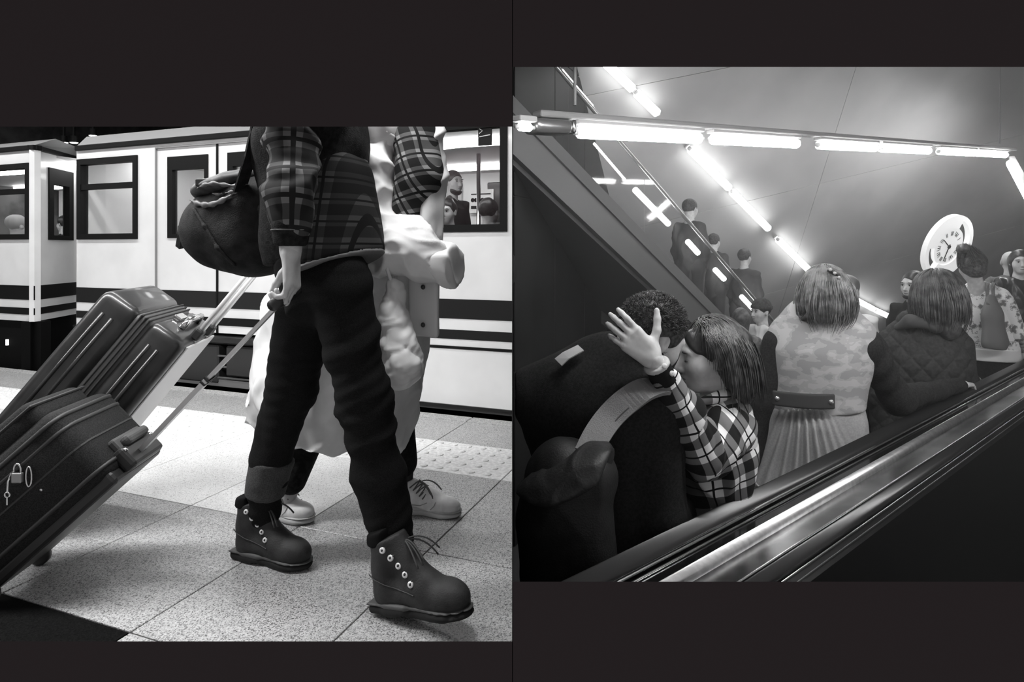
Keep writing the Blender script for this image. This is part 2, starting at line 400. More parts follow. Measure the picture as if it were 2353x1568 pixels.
# roof with dark gutter
def roof(car, x0, x1, z):
    MB(SF).box((x0, FY - .02, z), (x1, FY + .06, z + .042), .006, 1).build('gutter', t_black, car, **kw)
    MB(SF).prism([(FY, z + .04), (FY + .08, z + .13), (FY + .5, z + .24), (FY + 1.2, z + .27), (FY + 1.9, z + .24), (FY + 2.35, z + .12), (FY + 2.4, z + .04)], x0, x1).build('roof', mat('roof_grey', .22, rough=.6), car, **kw)
roof(carA, xa0, xa1, 1.80)
# interior of the first car
i_wall = mat('interior_white', .78, rough=.4)
def interior(car, x0, x1):
    MB(SF).box((x0 + .02, FY + 2.3, .0), (x1, FY + 2.36, 1.8)).build('far_wall', i_wall, car, **kw)
    MB(SF).box((x0 + .02, FY + .06, .0), (x1, FY + 2.3, .05)).build('car_floor', mat('car_floor', .2, rough=.4), car, **kw)
    MB(SF).box((x0 + .02, FY + .06, 1.78), (x1, FY + 2.3, 1.8)).build('car_ceiling', mat('car_ceiling', .55, rough=.5), car, **kw)
    MB(SF).box((x0 + .02, FY + .06, .05), (x0 + .05, FY + 2.3, 1.78)).build('end_wall', i_wall, car)
    for y in (.55, 1.75):
        MB(SF).box((x0 + .1, FY + y - .07, 1.74), (x1, FY + y + .07, 1.775)).build('light_strip', emit('car_strip', 9), car, **kw)
interior(carA, xa0, xa1)
glass_dark = mat('far_window_dark', .02, rough=.15)
for x0, x1 in ((-3.35, -2.75), (-1.15, -.55), (-.45, .2)):
    w = MB(SF).box((x0, FY + 2.27, 1.12), (x1, FY + 2.3, 1.68), .01, 1).build('far_window', glass_dark, carA, **kw)
for x0, x1 in ((-2.55, -2.0), (-1.98, -1.43)):
    d = MB(SF).box((x0, FY + 2.28, .06), (x1, FY + 2.3, 1.7), .01, 1).build('far_door', mat('far_door_grey', .5, rough=.4), carA)
    MB(SF).box((x0 + .1, FY + 2.265, 1.1), (x1 - .1, FY + 2.285, 1.6), .01, 1).build('far_window', glass_dark, d)
for x in (-3.05, -2.35, -1.75, -.75):
    MB(SF).tube([(x, FY + 1.15, .05), (x, FY + 1.15, 1.78)], .017, 10).build('grab_pole', mat('steel', .6, rough=.2, metal=1), carA, smooth=True)
for x0 in (-3.3, -1.35):
    MB(SF).box((x0, FY + 1.85, .05), (x0 + .9, FY + 2.25, .45), .03).box((x0, FY + 2.15, .45), (x0 + .9, FY + 2.26, .95), .03).build('bench_seat', mat('seat_grey', .3), carA, **kw)
# grey draught screen beside the doors, seen through the first window
for x in (-3.22, -3.02): MB(SF).box((x, FY + 1.6, .4), (x + .13, FY + 1.63, 1.62), .005, 1).build('draught_screen', mat('screen_grey', .35, noise=(14, .22, .5)), carA)
# line diagram on the far wall behind the big window
zz = FY + 2.26
dgx = fx(1083, zz); dgw = fx(1128, zz) - dgx
dz_a, dz_b = fz(1105, 480, zz), fz(1105, 445, zz)
dg = MB(SF).box((dgx - .03, zz - .004, dz_a - .04), (dgx + dgw + .03, zz + .02, dz_b + .04)).build('line_diagram', i_wall, carA, label='white line diagram with black bars above the seats', **kw)
b = MB(SF).box((dgx, zz - .008, dz_b - .012), (dgx + dgw, zz - .004, dz_b)).box((dgx, zz - .008, dz_a), (dgx + dgw * .6, zz - .004, dz_a + .03))
for k in range(6):
    c = (dgx + dgw * (k + .5) / 6, zz - .006, (dz_a + dz_b) / 2 + .012)
    b.add(*(lambda r: ([(c[0] + r[i % 2] * math.cos(i // 2 * math.pi / 6), c[1], c[2] + r[i % 2] * math.sin(i // 2 * math.pi / 6)) for i in range(24)],
           [[i * 2, i * 2 + 1, (i * 2 + 3) % 24, (i * 2 + 2) % 24] for i in range(12)]))((.011, .022)))
b.build('diagram_print', t_black, dg, **kw)
# ---- second car with its slanted end
xb1, xbc = fx(79, FY), RX0 + .02
cdx, cdy = fx(175, FY + .55) - xb1, .55                  # the slanted end runs back to here
holesB = [(fx(-70, FY), fx(68, FY), 1.09, 1.735)]
MB(SF).panel(xbc, xb1, .40, 1.84, FY, FY + .05, holesB).build('body_side', t_white, carB)
window(carB, *holesB[0], FY, transom=1.50)
ce = Matrix.Translation((xb1, FY, 0)) @ Matrix.Rotation(math.atan2(cdy, cdx), 4, 'Z')
CL = math.hypot(cdx, cdy)
SFc = SF @ ce
wx0, wx1 = CL * .30, CL * .90
MB(SFc).panel(0, CL, .40, 1.84, 0, .04, [(wx0, wx1, 1.09, 1.72)]).build('end_panel', t_white, carB)
w = MB(SFc).panel(wx0, wx1, 1.09, 1.72, -.012, .045, [(wx0 + .07, wx1 - .07, 1.13, 1.58)]).build('window_frame', t_rub, carB)
MB(SFc).box((wx0 + .06, .012, 1.12), (wx1 - .06, .018, 1.59)).build('pane', pane, w)
for (z0, z1) in ((.58, .70), (.455, .512)):
    MB(SF).box((xbc, FY - .003, z0), (xb1, FY, z1)).build('stripe', t_black, carB)
    MB(SFc).box((0, -.003, z0), (CL, 0, z1)).build('stripe', t_black, carB)
MB(SF).box((xbc, FY + .02, -.05), (xb1 + .05, FY + .1, .40)).build('skirt_panel', t_under, carB)
MB(SFc).box((0, .03, -.05), (CL, .1, .40)).build('skirt_panel', t_under, carB)
MB(SF).tube([fx_ for fx_ in [(fx(16, FY + .01), FY + .012, .18), (fx(16, FY + .01), FY + .012, .23)]], .012, 8).build('marker_lamp', emit('marker_lamp', 1.2), carB)
MB(SF).box((xbc, FY - .02, 1.84), (xb1 + .01, FY + .06, 1.882), .006, 1).build('gutter', t_black, carB)
MB(SFc).box((0, -.02, 1.84), (CL, .06, 1.882), .006, 1).build('gutter', t_black, carB)
MB(SF).add([(xbc, FY, 1.88), (xb1, FY, 1.88), (xb1 + cdx, FY + cdy, 1.88), (xb1 + cdx, FY + 2.4, 1.88), (xbc, FY + 2.4, 1.88),
            (xbc, FY + .2, 1.97), (xb1 - .05, FY + .2, 1.97), (xb1 + cdx - .1, FY + cdy + .15, 1.97), (xb1 + cdx - .1, FY + 2.2, 1.97), (xbc, FY + 2.2, 1.97)],
           [[0, 1, 6, 5], [1, 2, 7, 6], [2, 3, 8, 7], [3, 4, 9, 8], [5, 6, 7, 8, 9], [0, 5, 9, 4], [4, 3, 2, 1, 0]]).build('roof', mat('roof_grey', .22), carB)
MB(SF).box((xbc, FY + .12, -.9), (xb1, FY + 2.3, .05)).build('underframe', t_under, carB)
MB(SF).box((xbc, FY + 2.3, .0), (xb1 + cdx, FY + 2.36, 1.84)).build('far_wall', i_wall, carB)
MB(SF).box((xbc, FY + .06, 1.82), (xb1 + cdx * .5, FY + 2.3, 1.84)).build('car_ceiling', mat('car_ceiling', .55), carB)
MB(SF).box((xb1 + cdx, FY + cdy, .05), (xb1 + cdx + .03, FY + 2.3, 1.84)).build('end_wall', i_wall, carB)
for y in (.6, 1.75): MB(SF).box((xbc + .1, FY + y - .07, 1.77), (xb1, FY + y + .07, 1.81)).build('light_strip', emit('car_strip', 9), carB)
# dark advertising and far windows in the second car
MB(SF).box((fx(-80, FY + 2.2), FY + 2.27, 1.05), (fx(62, FY + 2.2), FY + 2.3, 1.62), .01, 1).build('far_window', glass_dark, carB)
# ================================================================== soft shapes: signed-distance solids meshed with surface nets
def _v(a): return np.array(a, dtype=np.float32)
class Sdf:
    def __init__(s, vox=.008): s.h, s.ops = vox, []
    # --- primitives: each stores (bbox lo, bbox hi, evaluator, op, blend)
    def cone(s, a, b, ra, rb=None, k=.02, op='u', flat=1., axis=None):
        """tapered capsule; flat<1 squashes it along axis"""
        a, b = _v(a), _v(b); rb = ra if rb is None else rb; ab = b - a; L2 = float(ab @ ab) + 1e-12; R = max(ra, rb)
        if axis is None or flat == 1.:
            def ev(x, y, z):
                px, py, pz = x - a[0], y - a[1], z - a[2]
                t = np.clip((px * ab[0] + py * ab[1] + pz * ab[2]) / L2, 0, 1)
                return np.sqrt((px - t * ab[0]) ** 2 + (py - t * ab[1]) ** 2 + (pz - t * ab[2]) ** 2) - (ra + (rb - ra) * t)
        else:
            ax = _v(axis); ax = ax / np.linalg.norm(ax); e = 1. / flat - 1.
            def ev(x, y, z):
                px, py, pz = x - a[0], y - a[1], z - a[2]
                t = np.clip((px * ab[0] + py * ab[1] + pz * ab[2]) / L2, 0, 1)
                px, py, pz = px - t * ab[0], py - t * ab[1], pz - t * ab[2]
                q = (px * ax[0] + py * ax[1] + pz * ax[2]) * e
                return (np.sqrt((px + q * ax[0]) ** 2 + (py + q * ax[1]) ** 2 + (pz + q * ax[2]) ** 2) - (ra + (rb - ra) * t)) * max(flat, .5)
        s.ops.append((np.minimum(a, b) - R, np.maximum(a, b) + R, ev, op, k)); return s
    def chain(s, pts, rs, k=.02, **kw):
        for i in range(len(pts) - 1): s.cone(pts[i], pts[i + 1], rs[i], rs[i + 1], k, **kw)
        return s
    def ell(s, c, r, R=None, k=.02, op='u'):
        """ellipsoid; R rows are its axes"""
        c = _v(c); r = _v(r); R = np.eye(3, dtype=np.float32) if R is None else np.array([np.array(v) for v in R], dtype=np.float32); m = float(r.min())
        def ev(x, y, z):
            px, py, pz = x - c[0], y - c[1], z - c[2]; q = 0; w = 0
            for i in range(3):
                l = px * R[i, 0] + py * R[i, 1] + pz * R[i, 2]; q = q + (l / r[i]) ** 2; w = w + (l / (r[i] * r[i])) ** 2
            n = np.sqrt(q); return n * (n - 1) / np.maximum(np.sqrt(w), 1e-6)
        e = np.abs(R.T) @ r
        s.ops.append((c - e, c + e, ev, op, k)); return s
    def box(s, c, half, R=None, rad=.02, k=.02, op='u'):
        c = _v(c); hf = _v(half) - rad; R = np.eye(3, dtype=np.float32) if R is None else np.array([np.array(v) for v in R], dtype=np.float32)
        def ev(x, y, z):
            px, py, pz = x - c[0], y - c[1], z - c[2]; o = 0; mx = None
            for i in range(3):
                q = np.abs(px * R[i, 0] + py * R[i, 1] + pz * R[i, 2]) - hf[i]; o = o + np.maximum(q, 0) ** 2; mx = q if mx is None else np.maximum(mx, q)
            return np.sqrt(o) + np.minimum(mx, 0) - rad
        e = np.abs(R.T) @ _v(half)
        s.ops.append((c - e, c + e, ev, op, k)); return s
    def cut(s, p, n, k=.004):
        """remove everything on the normal's side of a plane"""
        p, n = _v(p), _v(n); n = n / np.linalg.norm(n)
        s.ops.append((None, None, lambda x, y, z: -((x - p[0]) * n[0] + (y - p[1]) * n[1] + (z - p[2]) * n[2]), 's', k)); return s
    def arrays(s):
        un = [o for o in s.ops if o[3] == 'u']
        lo = np.min([o[0] for o in un], 0) - .02 - 2 * s.h; hi = np.max([o[1] for o in un], 0) + .02 + 2 * s.h
        n = np.ceil((hi - lo) / s.h).astype(int) + 1
        X = [(lo[i] + s.h * np.arange(n[i])).astype(np.float32) for i in range(3)]
        Fd = np.full(n, 1., np.float32)
        for blo, bhi, ev, op, k in s.ops:
            if blo is None: i0, i1 = np.zeros(3, int), n
            else:
                m = k + 2.5 * s.h; i0 = np.clip(((blo - m - lo) / s.h).astype(int), 0, n); i1 = np.clip(((bhi + m - lo) / s.h).astype(int) + 2, 0, n)
            if (i1 <= i0).any(): continue
            sl = tuple(slice(a, b) for a, b in zip(i0, i1))
            d = ev(X[0][sl[0]][:, None, None], X[1][sl[1]][None, :, None], X[2][sl[2]][None, None, :]).astype(np.float32)
            f = Fd[sl]; k = max(k, 1e-5)
            if op == 'u': hh = np.maximum(k - np.abs(f - d), 0) / k; Fd[sl] = np.minimum(f, d) - hh * hh * k * .25
            else: d = -d; hh = np.maximum(k - np.abs(f - d), 0) / k; Fd[sl] = np.maximum(f, d) + hh * hh * k * .25
        return Fd, lo, n
    def net(s):
        Fd, lo, n = s.arrays(); neg = Fd < 0
        c = [neg[i:n[0] - 1 + i, j:n[1] - 1 + j, k:n[2] - 1 + k] for i in (0, 1) for j in (0, 1) for k in (0, 1)]
        sm = sum(x.astype(np.int8) for x in c); act = (sm > 0) & (sm < 8)
        idx = np.argwhere(act); ids = np.full(act.shape, -1, np.int64); ids[act] = np.arange(len(idx))
        acc = np.zeros((len(idx), 3)); cnt = np.zeros(len(idx))
        corners = [(i, j, k) for i in (0, 1) for j in (0, 1) for k in (0, 1)]
        val = {q: Fd[idx[:, 0] + q[0], idx[:, 1] + q[1], idx[:, 2] + q[2]] for q in corners}
        for q in corners:
            for ax in range(3):
                if q[ax]: continue
                r = list(q); r[ax] = 1; r = tuple(r); a, b = val[q], val[r]; m = (a < 0) != (b < 0)
                t = np.where(m, a / np.where(m, a - b, 1), 0); pt = np.array(q, float)[None, :].repeat(len(idx), 0); pt[:, ax] = t
                acc[m] += pt[m]; cnt[m] += 1
        V = lo + s.h * (idx + acc / cnt[:, None])
        faces = []
        for ax in range(3):
            sa = [slice(None)] * 3; sb = [slice(None)] * 3; sa[ax] = slice(0, -1); sb[ax] = slice(1, None)
            cr = neg[tuple(sa)] != neg[tuple(sb)]
            e = np.argwhere(cr); u, w = (ax + 1) % 3, (ax + 2) % 3
            ok = (e[:, u] > 0) & (e[:, w] > 0) & (e[:, u] < n[u] - 1) & (e[:, w] < n[w] - 1); e = e[ok]
            if not len(e): continue
            quad = []
            for du, dw in ((-1, -1), (0, -1), (0, 0), (-1, 0)):
                g = e.copy(); g[:, u] += du; g[:, w] += dw; quad.append(ids[g[:, 0], g[:, 1], g[:, 2]])
            quad = np.stack(quad, 1); fl = ~neg[e[:, 0], e[:, 1], e[:, 2]]; quad[fl] = quad[fl][:, ::-1]
            faces.append(quad)
        return V, np.concatenate(faces)
def normals(V, Q):
    a = V[Q[:, 2]] - V[Q[:, 0]]; b = V[Q[:, 3]] - V[Q[:, 1]]; n = np.cross(a, b); N = np.zeros_like(V)
    for k in range(4): np.add.at(N, Q[:, k], n)
    return N / np.maximum(np.linalg.norm(N, axis=1, keepdims=True), 1e-9)
def relax(V, Q, it=1):
    for _ in range(it):
        A = np.zeros_like(V); C = np.zeros(len(V))
        for k in range(4):
            np.add.at(A, Q[:, k], V[Q[:, (k + 1) % 4]]); np.add.at(C, Q[:, k], 1)
        V = V * .4 + .6 * A / C[:, None]
    return V
def wob(V, freq, seed=0, n=5):
    """smooth pseudo-noise in -1..1"""
    r = np.random.RandomState(seed); o = np.zeros(len(V))
    for _ in range(n):
        d = r.normal(size=3); d /= np.linalg.norm(d); o += np.sin(V @ d * freq * r.uniform(.7, 1.5) + r.uniform(0, 6.28) + 1.3 * np.sin(V @ r.normal(size=3) * freq * .4))
    return o / n ** .5 / 1.4
def to_mesh(name, V, Q, m, parent=None, attr=None, label=None, **pp):
    me = bpy.data.meshes.new(name); me.vertices.add(len(V)); me.vertices.foreach_set('co', V.astype(np.float32).ravel())
    me.loops.add(len(Q) * 4); me.loops.foreach_set('vertex_index', Q.astype(np.int32).ravel())
    me.polygons.add(len(Q)); me.polygons.foreach_set('loop_start', np.arange(0, len(Q) * 4, 4, dtype=np.int32))
    me.update(calc_edges=True); me.validate()
    me.polygons.foreach_set('use_smooth', np.ones(len(me.polygons), bool))
    if attr is not None:
        a = me.attributes.new('cloth', 'FLOAT_VECTOR', 'POINT'); a.data.foreach_set('vector', attr.astype(np.float32).ravel())
    me.materials.append(m)
    o = link_mesh(name, me, parent)
    return props(o, label, **pp)
def surf_pt(o, px, py, lift=.004, tol=9):
    """the nearest point of a built mesh seen at a pixel, lifted slightly towards the viewer"""
    me = o.data; co = np.empty(len(me.vertices) * 3); me.vertices.foreach_get('co', co); co = co.reshape(-1, 3)
    if o.parent is None: co = co + np.array(o.location)
    x = CX + F * co[:, 0] / co[:, 1]; y = HY - F * (co[:, 2] - CH) / co[:, 1]; d = np.hypot(x - px, y - py)
    near = d < tol
    i = np.where(near)[0][np.argmin(co[near, 1])] if near.any() else np.argmin(d)
    return P(px, py, co[i, 1]) - P(px, py, co[i, 1]).normalized() * lift
def soft(name, sd, m, parent=None, it=1, folds=None, shape=None, attr=None, label=None, **pp):
    """mesh a solid; folds = (freq, amount, stretch) adds creases; shape(V, N) -> V reshapes; attr(V) -> cloth coordinates"""
    V, Q = sd.net(); V = relax(V, Q, it)
    A = attr(V) if attr else None
    if folds:
        N = normals(V, Q); f = folds if isinstance(folds, list) else [folds]
        for i, (fr, am, st) in enumerate(f):
            w = wob(V * _v(st), fr, i + 3)
            V = V + N * (w * am if am > 0 else (.5 - np.minimum(np.abs(w) * 1.6, 1)) * -am)[:, None]      # a negative amount gives sharp creases
    if shape: V = shape(V, normals(V, Q))
    return to_mesh(name, V, Q, m, parent, A, label, **pp)

# ------------------------------------------------------------------ anatomy
def frame(f, u):
    f = Vector(f).normalized(); u = Vector(u); u = (u - f * u.dot(f)).normalized(); return f, u, f.cross(u)      # forward, up, right
def head(sd, c, f, u, sc=1., neck=None, nr=.054, ears=True, fine=True):
    """head round the skull centre c, facing f, crown towards u"""
    f, u, r = frame(f, u); c = Vector(c)
    def q(a, b, d): return c + (f * a + u * b + r * d) * sc
    A = (r, f, u)
    sd.ell(q(-.012, .028, 0), [.074 * sc, .094 * sc, .086 * sc], A, .01)
    sd.ell(q(.030, -.030, 0), [.060 * sc, .062 * sc, .078 * sc], A, .03 * sc)
    sd.ell(q(.052, -.082, 0), [.034 * sc, .034 * sc, .030 * sc], A, .03 * sc)
    for s in (-1, 1): sd.ell(q(.052, -.028, .036 * s), [.026 * sc, .026 * sc, .028 * sc], A, .03 * sc)
    if fine:
        sd.ell(q(.076, .024, 0), [.052 * sc, .016 * sc, .012 * sc], A, .02 * sc)
        for s in (-1, 1): sd.ell(q(.098, .004, .031 * s), [.019 * sc, .014 * sc, .013 * sc], A, .018 * sc, 's')
        for s in (-1, 1): sd.ell(q(.074, .003, .031 * s), [.0155 * sc, .013 * sc, .0125 * sc], A, .006 * sc)
        sd.cone(q(.086, .010, 0), q(.110, -.034, 0), .0075 * sc, .0115 * sc, .012 * sc)
        for s in (-1, 1): sd.ell(q(.098, -.037, .011 * s), [.008 * sc] * 3, A, .006 * sc)
        sd.ell(q(.088, -.060, 0), [.020 * sc, .011 * sc, .0058 * sc], A, .006 * sc)
        sd.ell(q(.086, -.071, 0), [.018 * sc, .011 * sc, .0065 * sc], A, .006 * sc)
        sd.ell(q(.104, -.0655, 0), [.024 * sc, .010 * sc, .0016 * sc], A, .003 * sc, 's')
    if ears:
        for s in (-1, 1):
            sd.ell(q(-.012, -.006, .075 * s), [.010 * sc, .020 * sc, .031 * sc], (r, (f * .95 + u * .2).normalized(), (u * .95 - f * .2).normalized()), .01 * sc)
            if fine: sd.ell(q(-.004, -.004, .086 * s), [.008 * sc, .010 * sc, .016 * sc], A, .004 * sc, 's')
    if neck is not None: sd.cone(q(-.02, -.06, 0), neck, nr * sc, nr * sc * 1.08, .03 * sc)
def face_bits(root, c, f, u, sc=1., closed=False, brow=True, dark=.015):
    """eyes, brows and lips laid on the head"""
    f, u, r = frame(f, u); c = Vector(c)
    def q(a, b, d): return c + (f * a + u * b + r * d) * sc
    hair_m = mat('brow_dark', dark, rough=.8)
    for s in (-1, 1):
        e = q(.0795, .003, .031 * s)
        if closed:
            pts = [q(.0885 - .35 * (t * .0145) ** 2 / .0145, -.0035 - .0025 * (1 - t * t), .031 * s + .0145 * t) for t in (-1, -.5, 0, .5, 1)]
            MB().tube(pts, [.0008 * sc, .0015 * sc, .0018 * sc, .0015 * sc, .0008 * sc], 6).build('eyelash', hair_m, root)
        else:
            MB().lathe([(.0001, .0098 * sc), (.004 * sc, .0092 * sc), (.008 * sc, .0062 * sc), (.0108 * sc, .002 * sc), (.0108 * sc, -.004 * sc)], e, f, 14).build('eye', mat('eye_white', .5, rough=.2), root, smooth=True)
            MB().lathe([(.0001, .0108 * sc), (.0035 * sc, .0102 * sc), (.0058 * sc, .0088 * sc)], e, f, 12).build('iris', mat('iris_dark', .01, rough=.15), root, smooth=True)
            pts = [q(.0905 - .4 * (t * .0145) ** 2 / .0145, .0105 - .004 * t * t, .031 * s + .0145 * t) for t in (-1, -.5, 0, .5, 1)]
            MB().tube(pts, [.001 * sc, .0018 * sc, .002 * sc, .0018 * sc, .001 * sc], 6).build('eyelash', hair_m, root)
        if brow:
            pts = [q(.093 - .5 * (t * .02) ** 2 / .02, .0235 + .002 * (1 - t * t) - .001 * t * s, .034 * s + .02 * t) for t in (-1, -.5, 0, .5, 1)]
            MB().tube(pts, [.001 * sc, .003 * sc, .0034 * sc, .003 * sc, .001 * sc], 6).build('eyebrow', hair_m, root)
    pts = [q(.0985 - .6 * (t * .021) ** 2 / .021, -.0655 + .001 * t * t, .021 * t) for t in (-1, -.5, 0, .5, 1)]
    MB().tube(pts, [.001 * sc, .0035 * sc, .004 * sc, .0035 * sc, .001 * sc], 6).build('lips', mat('lips_grey', .16, rough=.5), root)
def hand(sd, w, h, n, thumb, sc=1., curl=(.5, .5, .5), spread=.10, thumb_out=.75, thumb_in=.25, curls=None):
    """hand from the wrist w along h; n = palm normal, thumb = thumb side; curl = bend at the three joints"""
    w = Vector(w); h = Vector(h).normalized(); n = Vector(n); n = (n - h * n.dot(h)).normalized(); t = h.cross(n).normalized()
    if t.dot(Vector(thumb)) < 0: t = -t
    tips = []
    off = [.030, .0105, -.0095, -.028]; ln = [.92, 1.0, .94, .75]; base = [.088, .092, .088, .080]
    for i in range(4):
        kn = w + (h * base[i] + t * off[i]) * sc
        sd.cone(w + (h * .012 + t * off[i] * .62) * sc, kn, .0150 * sc, .0125 * sc, .014 * sc)
        d = (h + t * spread * (1.5 - i)).normalized(); p = kn; a = 0
        ax = d.cross(n).normalized(); cu = curls[i] if curls else curl
        rr = [.0098, .0088, .0078, .0066]
        for j, L in enumerate((.044, .027, .022)):
            a += cu[j]; e = d * math.cos(a) + n * math.sin(a); p2 = p + e * L * ln[i] * sc
            sd.cone(p, p2, rr[j] * sc * (1 if i < 3 else .9), rr[j + 1] * sc * (1 if i < 3 else .9), .004 * sc); p = p2
        tips.append(p)
    sd.ell(w + (h * .03 + t * .026 + n * .008) * sc, [.018 * sc, .026 * sc, .015 * sc], (t, h, n), .015 * sc)
    p = w + (h * .028 + t * .026 + n * .006) * sc
    d = (h * (1 - thumb_out) + t * thumb_out + n * thumb_in).normalized(); p2 = p + d * .044 * sc
    d2 = (d + h * .35 + n * .1).normalized(); p3 = p2 + d2 * .032 * sc; d3 = (d2 + h * .12).normalized(); p4 = p3 + d3 * .024 * sc
    sd.chain([p, p2, p3, p4], [.0145 * sc, .0115 * sc, .0100 * sc, .0080 * sc], .006 * sc)
    return tips, p4
def locks(mb, roots, dirs, length, r0, seg=6, gravity=.5, curl=.012, seed=1, hug=None, n=4, taper=.15, tuck=0.):
    """tapered locks of hair from roots; hug=(centre, radii) keeps them outside the head"""
    rd = random.Random(seed)
    for p, d in zip(roots, dirs):
        p, d = Vector(p), Vector(d).normalized(); L = length * rd.uniform(.55, 1.15); pts = [p]; ph = rd.uniform(0, 6.3); s1 = d.orthogonal().normalized(); s2 = d.cross(s1)
        for i in range(seg):
            d = (d + Vector((0, 0, -gravity)) * (1.0 / seg) * 2 + (s1 * math.cos(ph + i * 1.1) + s2 * math.sin(ph + i * .9)) * curl * 8 / seg).normalized()
            if tuck and hug: e = hug[0] - pts[-1]; d = (d + Vector((e.x, e.y, 0)) * tuck * i / seg).normalized()
            q = pts[-1] + d * L / seg
            if hug:
                c, rr = hug; e = q - c; m = math.sqrt(sum((e[k] / rr[k]) ** 2 for k in range(3)))
                if m < 1.0: q = c + e / max(m, 1e-3)
            pts.append(q)
        rs = [r0 * (.5 + .5 * min(1, i / 1.5)) * (1 - (1 - taper) * (i / seg) ** 2) for i in range(seg + 1)]
        mb.tube(pts, rs, n)
    return mb
# ================================================================== helpers on the platform
def onp(px, py, yl):
    """the point seen at a pixel, on the upright plane yl of the station frame"""
    q = S(fx(px, yl), yl); return Vector((q.x, q.y, CH - (py - HY) / F * q.y))
def fr_matrix(o, x, y, z): return Matrix.Translation(o) @ Matrix((x, y, z)).transposed().to_4x4()
chrome = mat('chrome', .75, rough=.18, metal=1)
alu = mat('aluminium', .72, rough=.38, metal=.6)
Zv = Vector((0, 0, 1))
def tilt_frame(e, tau):
    e = Vector(e).normalized(); w = Zv.cross(e).normalized()
    return e * math.sin(tau) - Zv * math.cos(tau), w, e * math.cos(tau) + Zv * math.sin(tau)
# ================================================================== hard-shell suitcase behind
t_, w_, u_ = tilt_frame((.98, .18, 0), math.radians(52)); C1 = Vector((-1.405, 2.1, .87)); T1, W1_, L1_ = .33, .42, .735
M1 = fr_matrix(C1, t_, w_, u_)
sc1 = empty('suitcase', M1 @ Vector((T1, W1_ / 2, -L1_)), 'tall dark hard shell suitcase tilted on its wheels beside the train', 'suitcase')
shell_m = mat('shell_dark', .018, rough=.35, coat=.3, noise=(9, .012, .026))
MB(M1).box((0, 0, -L1_), (.148, W1_, 0), .035, 4).build('front_shell', shell_m, sc1, smooth=True)
MB(M1).box((.186, 0, -L1_), (T1, W1_, 0), .035, 4).build('back_shell', shell_m, sc1, smooth=True)
z1 = MB(M1).box((.13, .006, -L1_ + .006), (.205, W1_ - .006, -.006), .025, 3).build('zip_band', mat('zip_grey', .07, rough=.5), sc1, smooth=True)
for x in (.152, .168, .183): MB(M1).box((x - .003, .002, -L1_ + .01), (x + .003, W1_ - .002, -.002), .002, 1).build('zip_rib', mat('zip_dark', .03), z1)
for x in (.05, .085, .235, .268): MB(M1).tube([(x, .001, -L1_ + .07), (x, .001, -.07)], .007, 8).build('shell_rib', shell_m, sc1, smooth=True)
MB(M1).box((T1 - .002, .05, -L1_ + .05), (T1 + .006, W1_ - .05, -.02), .003, 1).build('back_lining', mat('lining_pale', .72, rough=.5), sc1)
for y in (.14, .28):
    r_ = MB(M1).tube([(T1 - .012, y, -.05), (T1 - .012, y, .44)], .011, 10).build('handle_rail', alu, sc1, smooth=True)
    MB(M1).box((T1 - .032, y - .022, -.01), (T1 + .004, y + .022, .035), .008, 2).build('rail_collar', mat('plastic_black', .02, rough=.4), r_)
MB(M1).box((T1 - .028, .11, .43), (T1 + .006, .31, .465), .012, 3).build('handle_grip', mat('plastic_black', .02, rough=.4), sc1)
MB(M1).tube([(.26, .12, .0), (.26, .14, .035), (.26, .28, .035), (.26, .30, .0)], .012, 8).build('carry_handle', chrome, sc1, smooth=True)
MB(M1).box((.20, .17, -.002), (.23, .25, .014), .005, 2).build('lock', chrome, sc1)
for y in (.05, W1_ - .05):
    c = M1 @ Vector((T1 - .03, y, -L1_ - .0)); c.z = max(c.z, .033)
    MB().lathe([(.001, -.014), (.026, -.014), (.033, -.008), (.033, .008), (.026, .014), (.001, .014)], Vector((c.x, c.y, .033)), w_, 20).build('wheel', mat('plastic_black', .02), sc1, smooth=True)
    MB().tube([Vector((c.x, c.y, .033)), M1 @ Vector((T1 - .05, y, -L1_ + .03))], .018, 8).build('wheel_strut', mat('plastic_black', .02), sc1)
# ================================================================== soft suitcase in front
HAND = onp(655, 684, -2.03)                             # where the walker's fist closes
t_, w_, u_ = tilt_frame((.995, .10, 0), math.radians(42)); T2, W2_, L2_ = .33, .30, .47
C2 = Vector((-1.107, 1.715, .35)) - t_ * T2
M2 = fr_matrix(C2, t_, w_, u_)
sc2 = empty('suitcase', M2 @ Vector((T2, W2_ / 2, -L2_)), 'small dark fabric suitcase with a padlock pulled by the walker', 'suitcase')
fab = mat('luggage_fabric', .014, rough=.85, spec=.25, noise=(300, .008, .022), bump=(500, .25))
MB(M2).box((.05, 0, -L2_), (T2 - .02, W2_, 0), .045, 4).build('body', fab, sc2, smooth=True)
pk = MB(M2).box((-.015, .025, -L2_ + .03), (.07, W2_ - .025, -.045), .03, 4).build('front_pocket', fab, sc2, smooth=True)
MB(M2).box((.005, .022, -L2_ + .05), (.013, W2_ - .022, -.04), .003, 1).build('pocket_zip', mat('zip_dark', .03), pk)
MB(M2).box((T2 - .04, .012, -L2_ - .01), (T2, W2_ - .012, -.012), .012, 2).build('back_plate', mat('plastic_black', .02, rough=.4), sc2)
def rim(x):
    y0, y1, z0, z1, r = .008, W2_ - .008, -L2_ + .008, -.008, .04; pts = []
    for cy, cz, a0 in ((y1 - r, z1 - r, 0), (y0 + r, z1 - r, 90), (y0 + r, z0 + r, 180), (y1 - r, z0 + r, 270)):
        for k in range(5): a = math.radians(a0 + 22.5 * k); pts.append((x, cy + (r + .007) * math.cos(a), cz + (r + .007) * math.sin(a)))
    return pts
for x in (.085, .12, .27): MB(M2).tube(rim(x), .0065, 6, closed=True).build('piping', mat('piping_grey', .03, rough=.6), sc2, smooth=True)
